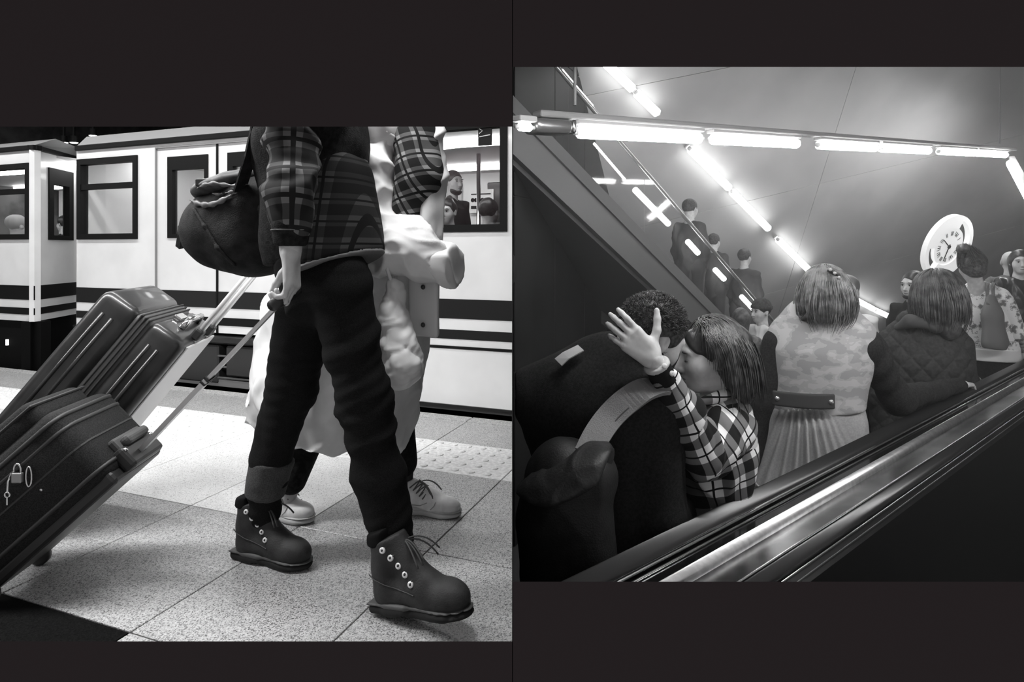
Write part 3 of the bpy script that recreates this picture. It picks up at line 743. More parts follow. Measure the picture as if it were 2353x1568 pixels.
zp = MB(M2).tube(rim(.185), .004, 6, closed=True).build('main_zip', mat('zip_dark', .03), sc2)
hb = MB(M2).box((.22, .075, -.004), (.275, .225, .022), .008, 2).build('carry_handle', mat('strap_grey', .06, rough=.7), sc2)
MB(M2).box((.232, .09, .018), (.262, .21, .05), .012, 2).build('handle_pad', mat('strap_grey', .06), hb)
hs = MB(M2).box((T2 - .075, .06, -.012), (T2 - .004, .24, .03), .012, 2).build('handle_socket', mat('plastic_black', .02, rough=.4), sc2)
for y in (.075, .225): MB(M2).lathe([(.001, .004), (.006, .003), (.008, 0)], M2.inverted() @ (M2 @ Vector((T2 - .06, y, .03))), (0, 0, 1), 10).build('rivet', chrome, hs, smooth=True)
b0 = M2 @ Vector((T2 - .035, .15, .0)); bd = (HAND - b0)
bar = MB().strip([b0, b0 + bd * .52], w_, .030, .014).build('handle_bar', alu, sc2)
MB().strip([b0 + bd * .50, HAND], w_, .024, .010).build('handle_bar', alu, sc2)
for k in (.50, .525): MB().strip([b0 + bd * k, b0 + bd * (k + .008)], w_, .034, .018).build('bar_clip', mat('plastic_black', .02), bar)
gd = (w_ - bd.normalized() * w_.dot(bd.normalized())).normalized()
MB().tube([HAND - gd * .06, HAND - gd * .02, HAND + gd * .02, HAND + gd * .06], [.015, .018, .018, .015], 12).build('handle_grip', mat('plastic_black', .02), sc2, smooth=True)
for y in (.04, W2_ - .04):
    c = M2 @ Vector((T2 - .03, y, -L2_)); c = Vector((c.x, c.y, .031))
    MB().lathe([(.001, -.014), (.024, -.014), (.031, -.008), (.031, .008), (.024, .014), (.001, .014)], c, w_, 20).build('wheel', mat('plastic_black', .02), sc2, smooth=True)
    MB().tube([c, M2 @ Vector((T2 - .05, y, -L2_ + .03))], .018, 8).build('wheel_strut', mat('plastic_black', .02), sc2)
MB(M2).lathe([(.001, -.006), (.006, -.005), (.008, 0)], M2.inverted() @ (P(97, 1125, 1.70) * 1), (0, 1, 0), 12).build('stud', chrome, sc2, smooth=True)
# padlock and key ring hanging on the zip
pc = P(40, 1090, 1.675)
pad = empty('padlock', pc - Vector((0, 0, .03)), 'small brass padlock with key ring hanging from suitcase zip', 'padlock')
MB().box(pc + Vector((-.014, -.006, -.024)), pc + Vector((.014, .006, .004)), .003, 2).build('lock_body', mat('padlock_metal', .35, rough=.35, metal=.8), pad)
MB().tube([pc + Vector((.010 * math.cos(a), 0, .004 + .018 * math.sin(a) + (.006 if 0 < a < 3.1 else 0))) for a in [i * math.pi / 8 for i in range(9)]], .0028, 8).build('shackle', chrome, pad, smooth=True)
MB().tube([pc + Vector((.03 + .016 * math.sin(a) * .5, .002, .02 - .028 * (1 - math.cos(a)))) for a in [i * 2 * math.pi / 14 for i in range(14)]], .0022, 6, closed=True).build('zip_pull', chrome, pad, smooth=True)
MB().tube([pc + Vector((-.016, 0, .004)), pc + Vector((-.026, 0, -.02)), pc + Vector((-.028, 0, -.05))], .0022, 6).build('chain', chrome, pad)
MB().tube([pc + Vector((-.028 + .007 * math.cos(a), 0, -.057 + .007 * math.sin(a))) for a in [i * 2 * math.pi / 10 for i in range(10)]], .002, 6, closed=True).box(pc + Vector((-.030, -.001, -.085)), pc + Vector((-.026, .001, -.063))).build('key', chrome, pad)
# ================================================================== cloth materials
def plaid(name, base, dark, light, sx, sz, w1=.45, w2=.08, swap=False, rough=.85):
    """woven check drawn from the cloth's own coordinates"""
    m = bpy.data.materials.new(name); nt, p = nodes_of(m); N = nt.nodes; Lk = nt.links
    at = N.new('ShaderNodeAttribute'); at.attribute_name = 'cloth'
    sp = N.new('ShaderNodeSeparateXYZ'); Lk.new(at.outputs['Vector'], sp.inputs[0])
    def band(sock, scale, width, off=0.):
        a = N.new('ShaderNodeMath'); a.operation = 'MULTIPLY_ADD'; a.inputs[1].default_value = scale; a.inputs[2].default_value = off; Lk.new(sock, a.inputs[0])
        b = N.new('ShaderNodeMath'); b.operation = 'FRACT'; Lk.new(a.outputs[0], b.inputs[0])
        c = N.new('ShaderNodeMath'); c.operation = 'LESS_THAN'; c.inputs[1].default_value = width; Lk.new(b.outputs[0], c.inputs[0]); return c.outputs[0]
    def math2(op, a, b):
        n = N.new('ShaderNodeMath'); n.operation = op
        for i, x in enumerate((a, b)):
            if isinstance(x, (int, float)): n.inputs[i].default_value = x
            else: Lk.new(x, n.inputs[i])
        return n.outputs[0]
    bx, bz = band(sp.outputs[0], sx, w1), band(sp.outputs[2], sz, w1)
    lx, lz = band(sp.outputs[0], sx, w2, .33), band(sp.outputs[2], sz, w2, .33)
    s = math2('ADD', bx, bz)                              # 0, 1, 2 dark threads
    rmp = N.new('ShaderNodeValToRGB'); rmp.color_ramp.interpolation = 'CONSTANT'
    e = rmp.color_ramp.elements; e[0].position = 0; e[0].color = col(light); e[1].position = .4; e[1].color = col(base)
    x = rmp.color_ramp.elements.new(.8); x.color = col(dark)
    Lk.new(math2('MULTIPLY', s, .5), rmp.inputs['Fac'])
    mx = N.new('ShaderNodeMix'); mx.data_type = 'RGBA'; Lk.new(math2('MAXIMUM', lx, lz), mx.inputs[0]); Lk.new(rmp.outputs[0], mx.inputs[6]); mx.inputs[7].default_value = col(dark if not swap else light)
    Lk.new(mx.outputs[2], p.inputs['Base Color']); p.inputs['Roughness'].default_value = rough; p.inputs['Specular IOR Level'].default_value = .2
    return m
skin = mat('skin', .52, rough=.5, spec=.35, noise=(40, .48, .56))
denim = mat('black_denim', .010, rough=.9, spec=.1, noise=(400, .007, .014), bump=(600, .15))
jacket_black = mat('black_cotton', .012, rough=.9, spec=.15, noise=(60, .008, .018), bump=(250, .3))
boot_m = mat('boot_leather', .03, rough=.6, spec=.3, noise=(25, .024, .038), bump=(250, .2))
sole_m = mat('boot_sole', .022, rough=.7, spec=.2)
cotton_white = mat('white_cotton', .84, rough=.8, spec=.2, noise=(14, .80, .88))
lace_m = mat('lace_dark', .05, rough=.8); lace_w = mat('lace_white', .6, rough=.8)
def limb_attr(a, b):
    """cloth coordinates round the bone a-b: x = distance round it, z = distance along it"""
    a, b = _v(a), _v(b); d = (b - a) / np.linalg.norm(b - a); u = np.cross(d, [0.3, 1, 0.2]); u /= np.linalg.norm(u); w = np.cross(d, u)
    def f(V):
        q = V - a; return np.stack([np.arctan2(q @ w, q @ u) * .06, np.zeros(len(V)), q @ d], 1)
    return f
def flat_attr(o, ex, ez):
    o, ex, ez = _v(o), _v(ex), _v(ez)
    return lambda V: np.stack([(V - o) @ ex, np.zeros(len(V)), (V - o) @ ez], 1)
# ================================================================== footwear
def shoe(root, heel, f, pitch=0., L=.30, kind='boot'):
    f = Vector(f).normalized(); r = f.cross(Zv).normalized(); f = (f * math.cos(pitch) + Zv * math.sin(pitch)).normalized(); u = r.cross(f)
    heel = Vector(heel); k = L / .30
    def q(a, b, c=0): return heel + (f * a + u * b + r * c) * k
    A = (r, f, u); boot = kind == 'boot'
    sd = Sdf(.004)
    if boot:
        sd.cone(q(.046, .050), q(.052, .110), .040 * k, .040 * k, .02).cone(q(.052, .110), q(.060, .185), .040 * k, .045 * k, .02)
        sd.cone(q(.070, .052), q(.17, .050), .041 * k, .042 * k, .03).ell(q(.222, .048), [.047 * k, .070 * k, .045 * k], A, .025)
        sd.cone(q(.082, .165), q(.165, .080), .032 * k, .034 * k, .03).cone(q(.092, .185), q(.125, .150), .022 * k, .022 * k, .02)
        sd.cut(q(.06, .186), u - f * .35, .005).cut(q(.1, .024), -u, .003)
        m = boot_m
    else:
        sd.cone(q(.042, .05), q(.046, .10), .036 * k, .034 * k, .02).cone(q(.06, .05), q(.17, .045), .040 * k, .042 * k, .03).ell(q(.218, .040), [.046 * k, .074 * k, .036 * k], A, .025)
        sd.cone(q(.080, .105), q(.16, .066), .028 * k, .030 * k, .03)
        sd.cut(q(.05, .118), u - f * .25, .006).cut(q(.1, .024), -u, .003)
        m = mat('sneaker_white', .74, rough=.55, noise=(30, .66, .80))
    V, Q = sd.net(); V = relax(V, Q, 1)
    b = to_mesh('boot' if boot else 'sneaker', V, Q, m, root)
    L3 = np.stack([(V - _v(heel)) @ _v(f), (V - _v(heel)) @ _v(u), (V - _v(heel)) @ _v(r)], 1) / k
    def on_side(a_, b_, s_):
        d2 = (L3[:, 0] - a_) ** 2 + (L3[:, 1] - b_) ** 2; near = d2 < .008 ** 2
        c = (L3[near, 2] * s_).max() if near.any() else .03
        return q(a_, b_, c * s_)
    so = Sdf(.005); so.box(q(.060, .013), (.042 * k, .060 * k, .013), A, .012, .02).box(q(.150, .013), (.038 * k, .09 * k, .012), A, .010, .03).ell(q(.222, .014), [.049 * k, .075 * k, .016], A, .02)
    so.cut(q(.1, .027), u, .002).cut(q(.1, .001), -u, .002)
    if boot: so.box(q(.112, .002), (.06, .012, .006), A, .002, .004, 's')
    soft('sole', so, sole_m if boot else mat('sneaker_sole', .5, rough=.6), b, 1)
    so = Sdf(.004); so.box(q(.060, .027), (.0435 * k, .0615 * k, .0035), A, .003, .01).box(q(.150, .027), (.040 * k, .09 * k, .0035), A, .003, .02).ell(q(.222, .027), [.0505 * k, .0765 * k, .0045], A, .01)
    soft('welt', so, mat('welt_grey', .07, rough=.6) if boot else mat('sneaker_sole', .5), b, 1)
    n = 5; ez = {}
    for i in range(n):
        t = i / (n - 1)
        for s in (-1, 1):
            c = on_side(.150 - .072 * t, .088 + .082 * t, s) if boot else on_side(.150 - .06 * t, .072 + .034 * t, s)
            nn = (u * .25 + f * .2 + r * s).normalized(); ez[i, s] = c
            if boot: MB().lathe([(.0030 * k, .003), (.0065 * k, .0038), (.0085 * k, .0), (.008 * k, -.004)], c, nn, 14).build('eyelet', mat('eyelet_steel', .85, rough=.3, metal=.2), b, smooth=True)
    lm = lace_m if boot else mat('lace_grey', .12, rough=.8)
    for i in range(n - 1):
        for s in (-1, 1):
            a_, c = ez[i, s], ez[i + 1, -s]; top = (u + f * .8).normalized()
            MB().tube([a_ + r * s * .004, a_ * .75 + c * .25 + top * .022, a_ * .5 + c * .5 + top * .028, a_ * .25 + c * .75 + top * .022, c - r * s * .004], .0026 * k, 6).build('lace', lm, b, smooth=True)
    rd = random.Random(int(heel.x * 1000)); top = q(.115, .178) if boot else q(.118, .120)
    for s in (-1, 1, -1, 1, 1):
        pts = [top]; d = (f * .9 + u * rd.uniform(.2, .9) + r * s * rd.uniform(.4, .9)).normalized()
        for j in range(8): d = (d - u * .24 + f * .05).normalized(); pts.append(pts[-1] + d * .013 * k)
        MB().tube(pts, .0022 * k, 6).build('lace', lm, b, smooth=True)
    if boot:
        cl = Sdf(.0045); cl.cone(q(.050, .165), q(.054, .205), .047 * k, .045 * k, .01).cut(q(.05, .208), u - f * .25, .005).cut(q(.05, .172), -u, .005).cut(q(.072, .19), f, .005)
        soft('collar', cl, mat('collar_black', .008, rough=.9, spec=.1), b, 1)
        for s in (-1, 1):
            MB().tube([on_side(a_, b_, s) for a_, b_ in ((.012, .098), (.04, .092), (.07, .082), (.10, .074), (.135, .068), (.16, .064))], .0016, 5).build('seam', mat('seam_dark', .012), b)
    else:
        sk = Sdf(.005); sk.cone(q(.048, .09), q(.052, .16), .031 * k, .034 * k, .01); soft('sock', sk, mat('sock_dark', .03, rough=.9), b, 1)
        for s in (-1, 1):
            MB().tube([on_side(a_, b_, s) for a_, b_ in ((.06, .05), (.10, .042), (.14, .045), (.17, .06))], .0016, 5).build('seam', mat('seam_grey', .3), b)
            MB().tube([on_side(a_, b_, s) for a_, b_ in ((.185, .035), (.20, .05), (.205, .065))], .0014, 5).build('seam', mat('seam_grey', .3), b)
    return b
# ================================================================== the walker with the suitcase
YL = -1.79
def wk(px, py, o=0.): return onp(px, py, YL + o)
walker = empty('person', S(fx(820, YL), YL, 0), 'person in black jeans and work boots striding past the train with a suitcase', 'person')
FWD, LAT = SX, -SD                                       # walking direction; towards the camera
bd_ = Sdf(.009)
ch, pe = wk(722, 330), wk(738, 570)
hc = wk(745, 85); nk = wk(728, 190)
head(bd_, hc, FWD, Zv, 1.0, nk, fine=False)
bd_.cone(nk, ch, .06, .14, .04).cone(ch, pe, .15, .14, .05, flat=.65, axis=SX)
for s, sg in ((-1, .17), (1, -.17)):
    bd_.cone(ch + Vector((0, 0, .1)), wk(690, 245, sg), .08, .06, .04)
FL = [wk(775, 640, -.05), wk(832, 900, -.04), wk(868, 1080, -.03), wk(905, 1235, -.02)]
RL = [wk(722, 640, .06), wk(670, 890, .06), wk(624, 1060, .04), wk(606, 1170, .03)]
for lg in (FL, RL): bd_.chain(lg, [.085, .055, .050, .038], .03)
arm = [wk(675, 240, -.17), wk(669, 425, -.235), wk(668, 578, -.245)]
bd_.chain(arm, [.05, .040, .029], .02)
bd_.chain([wk(745, 250, .17), wk(760, 420, .2), wk(780, 560, .2)], [.05, .04, .03], .02)
V1, Q1 = bd_.net()
hd = Sdf(.0035)
wr = arm[2]; hd.cone(arm[1] + (wr - arm[1]) * .7, wr, .032, .027, .01)
hand(hd, wr, Vector((.05, -.03, -1)), (-SX * .93 - SD * .36), SD, 1.02, curls=[(.55, 1.25, 1.0), (.5, 1.25, 1.0), (.42, 1.2, 1.0), (.30, 1.1, .9)], thumb_out=.30, thumb_in=.75, spread=.03)
V2, Q2 = hd.net(); V2 = relax(V2, Q2, 1)
to_mesh('body', np.concatenate([relax(V1, Q1, 1), V2]), np.concatenate([Q1, Q2 + len(V1)]), skin, walker)
hr = Sdf(.01); hr.ell(hc + Vector((0, 0, .03)) - FWD * .012, [.084, .098, .092], (LAT, FWD, Zv)).cut(hc + FWD * .06, FWD - Zv * .8)
soft('hair', hr, mat('hair_dark', .02, rough=.6), walker, 1)
# jeans
jn = Sdf(.0075)
jn.cone(wk(735, 500), wk(742, 640), .165, .155, .03, flat=.74, axis=SX)
jn.chain(FL, [.100, .076, .070, .060], .03); jn.chain(RL, [.100, .080, .062, .054], .03)
jn.cone(FL[1] + FWD * .02, FL[1] - Zv * .05, .066, .064, .03)
def knee_folds(V, N):
    for lg, am in ((FL, .0024), (RL, .0018)):
        for j, (c, ln) in enumerate(((lg[1], .17), (lg[3], .12))):
            c = _v(c); d = _v(lg[2] - lg[1]); d /= np.linalg.norm(d); q = V - c; t = q @ d
            wt = np.exp(-(np.linalg.norm(q, axis=1) / ln) ** 2)
            V = V + N * (am * wt * np.sin(t * 150 + 3 * np.sin(q @ _v(SD) * 18 + j) + 2 * np.sin(q @ _v(SX) * 25)))[:, None]
    return V
soft('jeans', jn, denim, walker, 1, folds=[(20, .0016, (1, 1, .7)), (17, -.012, (1, 1, 1.2))], shape=knee_folds)
# jacket body, open plaid shirt below it
jk = Sdf(.008)
jk.cone(wk(724, 215), wk(722, 330), .14, .195, .04, flat=.66, axis=SX).cone(wk(722, 330), wk(724, 560), .195, .175, .05, flat=.72, axis=SX)
jk.cone(wk(724, 240, -.13), wk(690, 265, -.17), .085, .08, .05).cone(wk(724, 240, .13), wk(740, 265, .17), .085, .08, .05)
jk.cone(wk(700, 560), wk(700, 610), .12, .12, .04, flat=.8, axis=SX)
jk.cut(wk(720, 612), -Zv, .01)
soft('jacket', jk, jacket_black, walker, 1, folds=(26, .007, (1, 1, 1.3)))
pl_dark = plaid('plaid_dark', .020, .006, .055, 16, 16, .5, .10)
sh = Sdf(.008); sh.cone(wk(762, 430), wk(775, 600), .155, .182, .04, flat=.70, axis=SX).cut(wk(800, 600), Vector((.35, -.1, -1)), .008)
soft('shirt', sh, pl_dark, walker, 1, folds=(22, .006, (1, 1, .6)), attr=flat_attr(wk(775, 500), SX, Zv))
hb = Sdf(.006); hb.cone(wk(772, 560), wk(776, 615), .180, .184, .04, flat=.70, axis=SX).cut(wk(800, 604), Vector((.35, -.1, -1)), .004).cut(wk(800, 594), Vector((-.35, .1, 1)), .004); soft('shirt_hem', hb, mat('hem_pale', .16, rough=.9), walker, 1, folds=(22, .006, (1, 1, .6)))
sl = Sdf(.0065); sl.chain([arm[0], arm[1], wk(669, 520, -.245)], [.078, .067, .045], .03)
plaid_sl = plaid('plaid_sleeve', .05, .012, .15, 14, 13, .5, .14)
def ringy(V, N):
    a, b = _v(arm[0]), _v(arm[2]); d = (b - a) / np.linalg.norm(b - a); t = (V - a) @ d
    return V + N * (.0026 * np.sin(t * 95 + 2.2 * np.sin((V @ _v(SX)) * 30) + 2 * np.sin(V @ _v(SD) * 22)) * (.4 + .6 * np.sin(t * 9) ** 2))[:, None]
soft('sleeve', sl, plaid_sl, walker, 1, folds=[(26, -.016, (1, 1, 1.5)), (14, .005, (1, 1, 1))], shape=ringy, attr=limb_attr(arm[0], arm[2]))
cf = Sdf(.006); cf.cone(wk(669, 522, -.245), wk(668, 563, -.245), .050, .042, .01).cut(wk(668, 566, -.245), -Zv)
cu = soft('cuff', cf, jacket_black, walker, 1)
MB().tube([wk(669, 529, -.245) + (SX * math.cos(a) + SD * math.sin(a)) * .0495 for a in [i * math.pi / 9 for i in range(18)]], .0016, 5, closed=True).build('cuff_stitching', mat('hem_pale', .35), cu)
sl = Sdf(.01); sl.chain([wk(745, 250, .17), wk(760, 420, .2), wk(780, 560, .2)], [.075, .065, .045], .02); soft('sleeve', sl, plaid_sl, walker, 1, attr=limb_attr(wk(745, 250, .17), wk(780, 560, .2)))
def ground(px, py): return P(px, py, F * CH / (py - HY))
shoe(walker, ground(868, 1398) + Vector((0, 0, .004)), FWD * .97 + LAT * .10, math.radians(9), .315)
hp = S(fx(547, YL + .03), YL + .03, 0)
shoe(walker, hp + Vector((0, 0, .0)), FWD, 0.0, .295)
cu = Sdf(.006); cu.cone(wk(625, 1060, .04), wk(610, 1130, .03), .069, .061, .01).cut(wk(610, 1140, .03), RL[3] - RL[2]).cut(wk(625, 1056, .04), RL[2] - RL[3]); soft('trouser_cuff', cu, mat('denim_faded', .045, rough=.9, noise=(300, .03, .06)), walker, 1, folds=[(40, .004, (1, 1, 2))])
# ---- duffel bag on the walker's back
bag = empty('duffel_bag', wk(540, 640, -.05), 'dark soft duffel bag slung behind the walker in black jeans', 'duffel bag')
bg = Sdf(.008)
bc = wk(548, 522, -.04)
bg.ell(bc, [.155, .12, .135], (SX, SD, Zv), .03).ell(wk(500, 530, -.04), [.105, .10, .115], (SX, SD, Zv), .05).ell(wk(590, 560, -.04), [.12, .11, .105], (SX, SD, Zv), .05)
bg.ell(wk(600, 470, -.04), [.12, .11, .10], (SX, SD, Zv), .05)
bm_ = mat('bag_black', .014, rough=.8, spec=.2, noise=(30, .010, .022), bump=(300, .3))
bagb = soft('bag_body', bg, bm_, bag, 2, folds=[(18, .008, (1, 1, 1)), (45, .003, (1, 1, 1))])
fl = Sdf(.007); fl.ell(wk(530, 430, -.06), [.125, .115, .035], ((SX * .96 + Zv * .25).normalized(), SD, (Zv * .96 - SX * .25).normalized()), .02)
f_ = soft('bag_flap', fl, mat('bag_charcoal', .05, rough=.6, noise=(20, .02, .10)), bag, 1, folds=(40, .006, (1, 1, 2)))
for line, w_l in ((((436, 458), (452, 466), (470, 470), (490, 468), (510, 460), (535, 445)), .018), (((452, 432), (470, 424), (490, 420), (515, 424), (545, 426), (580, 420)), .013), (((470, 440), (500, 446), (530, 440), (560, 432)), .008)):
    tgt = [max((surf_pt(o_, x, y, .004) for o_ in (bagb, f_)), key=lambda p: -p.y) for x, y in line]
    z_ = Sdf(.004); z_.chain(tgt, [w_l * .2] + [w_l * .36] * (len(tgt) - 2) + [w_l * .2], .01, flat=.6, axis=SD); soft('flap_trim', z_, mat('strap_shiny', .11, rough=.45), f_, 1)
for line in (((445, 480), (470, 520), (500, 570), (540, 610)), ((600, 420), (598, 480), (600, 560), (606, 610))):
    z_ = Sdf(.005); z_.chain([surf_pt(bagb, x, y, .001) for x, y in line], [.006] * 4, .01); soft('bag_seam', z_, bm_, bag, 1)
MB().box(wk(466, 420, -.16) - Vector((.02, .008, .012)), wk(466, 420, -.16) + Vector((.02, .008, .012)), .004, 2).build('buckle', mat('plastic_black', .02), bag)
MB().strip([wk(455, 520, -.09), wk(425, 525, -.07), wk(418, 545, -.06), wk(414, 568, -.05)], SD, [.05, .04, .02, .02], .02).build('strap_end', bm_, bag)
MB().strip([wk(550, 440, -.14), wk(575, 360, -.17), wk(590, 290, -.17), wk(615, 225, -.14), wk(650, 190, -.06), wk(690, 180, .05)], SD, .04, .006).build('shoulder_strap', bm_, bag)
# ================================================================== the person in the white coat
YW = -1.38
def wc(px, py, o=0.): return onp(px, py, YW + o)
lady = empty('person', S(fx(830, YW), YW, 0), 'person in a long white coat, black trousers and white sneakers walking by the train', 'person')
bd_ = Sdf(.011)
hc = wc(945, 105); nk = wc(925, 205); ch = wc(915, 350); pe = wc(890, 590)
head(bd_, hc, FWD, Zv, .95, nk, .05, fine=False)
bd_.cone(nk, ch, .05, .12, .04).cone(ch, pe, .13, .13, .05, flat=.7, axis=SX)
LF = [wc(905, 640, .07), wc(905, 850, .08), wc(925, 1120, .11)]; LR = [wc(860, 640, -.07), wc(770, 850, -.03), wc(655, 1150, -.12)]
for lg in (LF, LR): bd_.chain(lg, [.085, .055, .036], .03)
AR = [wc(872, 290, -.17), wc(862, 545, -.20), wc(985, 590, -.18)]
bd_.chain(AR, [.05, .04, .03], .02)
bd_.chain([wc(930, 290, .17), wc(960, 470, .2), wc(1000, 600, .2)], [.05, .04, .03], .02)
hand(bd_, wc(975, 588, -.18), FWD, -Zv, LAT, .6, curl=(.9, .9, .8))
soft('body', bd_, skin, lady, 1)
hr = Sdf(.01); hr.ell(hc + Vector((0, 0, .025)) - FWD * .015, [.088, .1, .095], (LAT, FWD, Zv)).cone(hc - FWD * .05, hc - FWD * .07 - Zv * .22, .08, .05, .04).cut(hc + FWD * .06, FWD - Zv * .8)
soft('hair', hr, mat('hair_dark', .02), lady, 1)
tr = Sdf(.008); tr.cone(wc(890, 560), wc(885, 650), .15, .15, .03, flat=.75, axis=SX); tr.chain([LF[0], LF[1], wc(922, 1062, .10)], [.095, .066, .060], .03); tr.chain([LR[0], LR[1], wc(672, 1105, -.12)], [.095, .066, .050], .03)
soft('trousers', tr, jacket_black, lady, 1, folds=(24, .004, (1, 1, .6)))
shoe(lady, ground(905, 1168) * 1, FWD * .98 + SD * .05, 0, .285, 'sneaker')
tz = ground(716, 1203); shoe(lady, tz - FWD * .272, FWD, 0, .285, 'sneaker')
# coat
ct = Sdf(.009)
ct.cone(wc(905, 260), wc(905, 400), .15, .185, .05, flat=.62, axis=SX).cone(wc(905, 400), wc(905, 640), .185, .20, .05, flat=.66, axis=SX)
ct.cone(wc(900, 560), wc(735, 900), .185, .20, .06, flat=.8, axis=SX).cone(wc(860, 600), wc(640, 940), .14, .115, .06).cone(wc(900, 640), wc(905, 930), .20, .165, .05, flat=.62, axis=SX)
ct.cone(wc(800, 590), wc(668, 715), .12, .10, .05).cone(wc(668, 715), wc(632, 930), .10, .115, .05)
ct.cone(wc(760, 760), wc(740, 985), .19, .19, .05, flat=.8, axis=SX)
ct.cone(wc(885, 265, -.12), wc(872, 290, -.17), .075, .075, .04).cone(wc(925, 265, .12), wc(930, 290, .17), .075, .075, .04)
hz = wc(700, 1000).z
ct.cut(wc(700, 1000), -Zv + FWD * -.10, .008)
def coat_folds(V, N):
    z0 = wc(900, 560).z; w = np.clip((z0 - V[:, 2]) / .5, 0, 1); a = V @ _v(SX)
    return V + N * (w * .016 * np.sin(a * 26 + 2.5 * np.sin(V[:, 2] * 5 + V @ _v(SD) * 6)))[:, None]
soft('coat', ct, cotton_white, lady, 2, folds=[(16, .012, (1, 1, .6)), (38, -.012, (1, 1, .6))], shape=coat_folds)
sl = Sdf(.007); sl.chain([wc(872, 285, -.17), wc(848, 400, -.2), wc(862, 545, -.21)], [.078, .074, .078], .03).chain([wc(868, 560, -.21), wc(935, 570, -.21), wc(1020, 604, -.18)], [.092, .088, .055], .05)
sl.cut(wc(1030, 606, -.18), FWD)
sv = soft('coat_sleeve', sl, cotton_white, lady, 1, folds=[(26, -.022, (.8, .8, 1.3)), (14, .012, (1, 1, 1)), (60, -.006, (1, 1, 1))])
cf = Sdf(.007); cf.cone(wc(1005, 602, -.18), wc(1040, 612, -.17), .066, .070, .01).cut(wc(1046, 612, -.17), FWD).cut(wc(1000, 602, -.18), -FWD)
soft('cuff', cf, cotton_white, sv, 1, folds=[(30, -.012, (1, 1, 1))])
pl_ = Sdf(.008); pl_.box(wc(975, 690, -.13), (.055, .012, .125), ((SX).normalized(), SD, Zv), .01)
pk = soft('coat_placket', pl_, mat('coat_grey', .78, rough=.8), lady, 1, folds=(20, .006, (1, 1, 1)))
for py in (660, 747): MB().lathe([(.001, .004), (.007, .003), (.0085, 0)], wc(972, py, -.15), -SD, 12).build('button', mat('button_dark', .05, rough=.4), pk, smooth=True)
sc = Sdf(.008); sc.cone(wc(955, 240, -.06), wc(965, 400, -.10), .11, .105, .04, flat=.6, axis=SX).cone(wc(965, 400, -.10), wc(945, 475, -.12), .105, .085, .03, flat=.6, axis=SX)
soft('scarf', sc, plaid('plaid_scarf', .12, .02, .34, 17, 17, .5, .12), lady, 1, folds=[(30, .008, (1, 1, 1.4))], attr=flat_attr(wc(955, 350), (SX + Zv * .4).normalized(), (Zv - SX * .4).normalized()))
lp = Sdf(.008); lp.cone(wc(1000, 235, -.03), wc(1004, 400, -.06), .045, .05, .02, flat=.55, axis=SX).cone(wc(1004, 400, -.06), wc(985, 545, -.10), .05, .065, .03, flat=.55, axis=SX)
soft('coat_lapel', lp, cotton_white, lady, 1, folds=[(24, .010, (1, 1, .7)), (30, -.014, (1, 1, 1))])
# crumpled carrier bag on the forearm
cb = empty('plastic_bag', wc(918, 890, -.25), 'crumpled white plastic bag hanging from the white coated arm', 'plastic bag')
pb = Sdf(.006); pb.cone(wc(905, 660, -.26), wc(905, 740, -.26), .028, .045, .02).cone(wc(905, 740, -.26), wc(918, 838, -.26), .05, .078, .03)
def crumple(V, N): return V + N * (.010 * np.abs(wob(V, 45, 9)) + .005 * np.abs(wob(V, 110, 4)) - .006)[:, None]
soft('bag_body', pb, mat('plastic_white', .82, rough=.35, spec=.5), cb, 1, shape=crumple)
MB().tube([wc(905, 665, -.26), wc(890, 620, -.29), wc(893, 560, -.30), wc(905, 520, -.25), wc(915, 560, -.13), wc(912, 620, -.16), wc(908, 668, -.25)], .006, 6).build('bag_handle', mat('plastic_white', .82), cb, smooth=True)
# ================================================================== the escalator hall
def Hd(D, px, H):
    """point on the line at distance D from the camera plane of the escalator, seen at column px, H below the eye"""
    u = (px - CX) / F; Y = D / (HYd.y + HYd.x * u); return Vector((u * Y, Y, CH - H))
q1, q2, q3 = P(1400, 155, 6), P(1860, 620, 9), P(2353, 400, 9)
PN = (q2 - q1).cross(q3 - q1).normalized()
if PN.y > 0: PN = -PN
def onPi(px, py, off=0.):
    """the point of the sloping back vault seen at a pixel, off metres in front of it"""
    d = Vector(((px - CX) / F, 1, -(py - HY) / F)); e = Vector((0, 0, CH)); k = ((q1 + PN * off) - e).dot(PN) / d.dot(PN); return e + d * k
vault_m = mat('vault_plaster', .36, rough=.85, spec=.2, noise=(1.2, .33, .39))
RCL = (Vector((.006, 0, 0)), Vector((-1, 0, 0)))
FCL2 = FCLIP
# big sloping vault, in panels with fine joints
ax = (q2 - q1).normalized(); ay = PN.cross(ax).normalized()
MV = Matrix.Translation(q1) @ Matrix((ax, ay, PN)).transposed().to_4x4()
vault = MB(MV).box((-9, -12, -.12), (14, 12, -.012)).build('ceiling_vault', vault_m, clip=RCL, clip2=(Vector((0, 0, -1.2)), Vector((0, 0, -1))), kind='structure')
vdir = (onPi(2115, 580) - onPi(1753, 678)).normalized()   # joint direction read off the photograph
vl = MV.to_3x3().inverted() @ vdir; vang = math.atan2(vl.y, vl.x)
MVr = MV @ Matrix.Rotation(vang, 4, 'Z'); b0_ = MVr.inverted() @ onPi(1753, 678)
for j in range(-4, 5):
    for i in range(-1, 2):
        x0 = i * 6.0 - 3; y0 = b0_.y + j * 1.9
        MB(MVr).box((x0 + .002, y0 + .002, -.012), (x0 + 5.998, y0 + 1.898, 0), .002, 1).build('vault_panel', vault_m, vault, clip=RCL, clip2=(Vector((0, 0, -1.19)), Vector((0, 0, -1))))
MB().box((.0, 1.5, 4.1), (14, 14, 4.2)).build('ceiling_hall', mat('hall_ceiling', .2, rough=.9), kind='structure')
MB().box((.0, 1.5, -1.3), (14, 14, -1.2)).build('floor_hall', mat('hall_floor', .06, rough=.6), kind='structure')
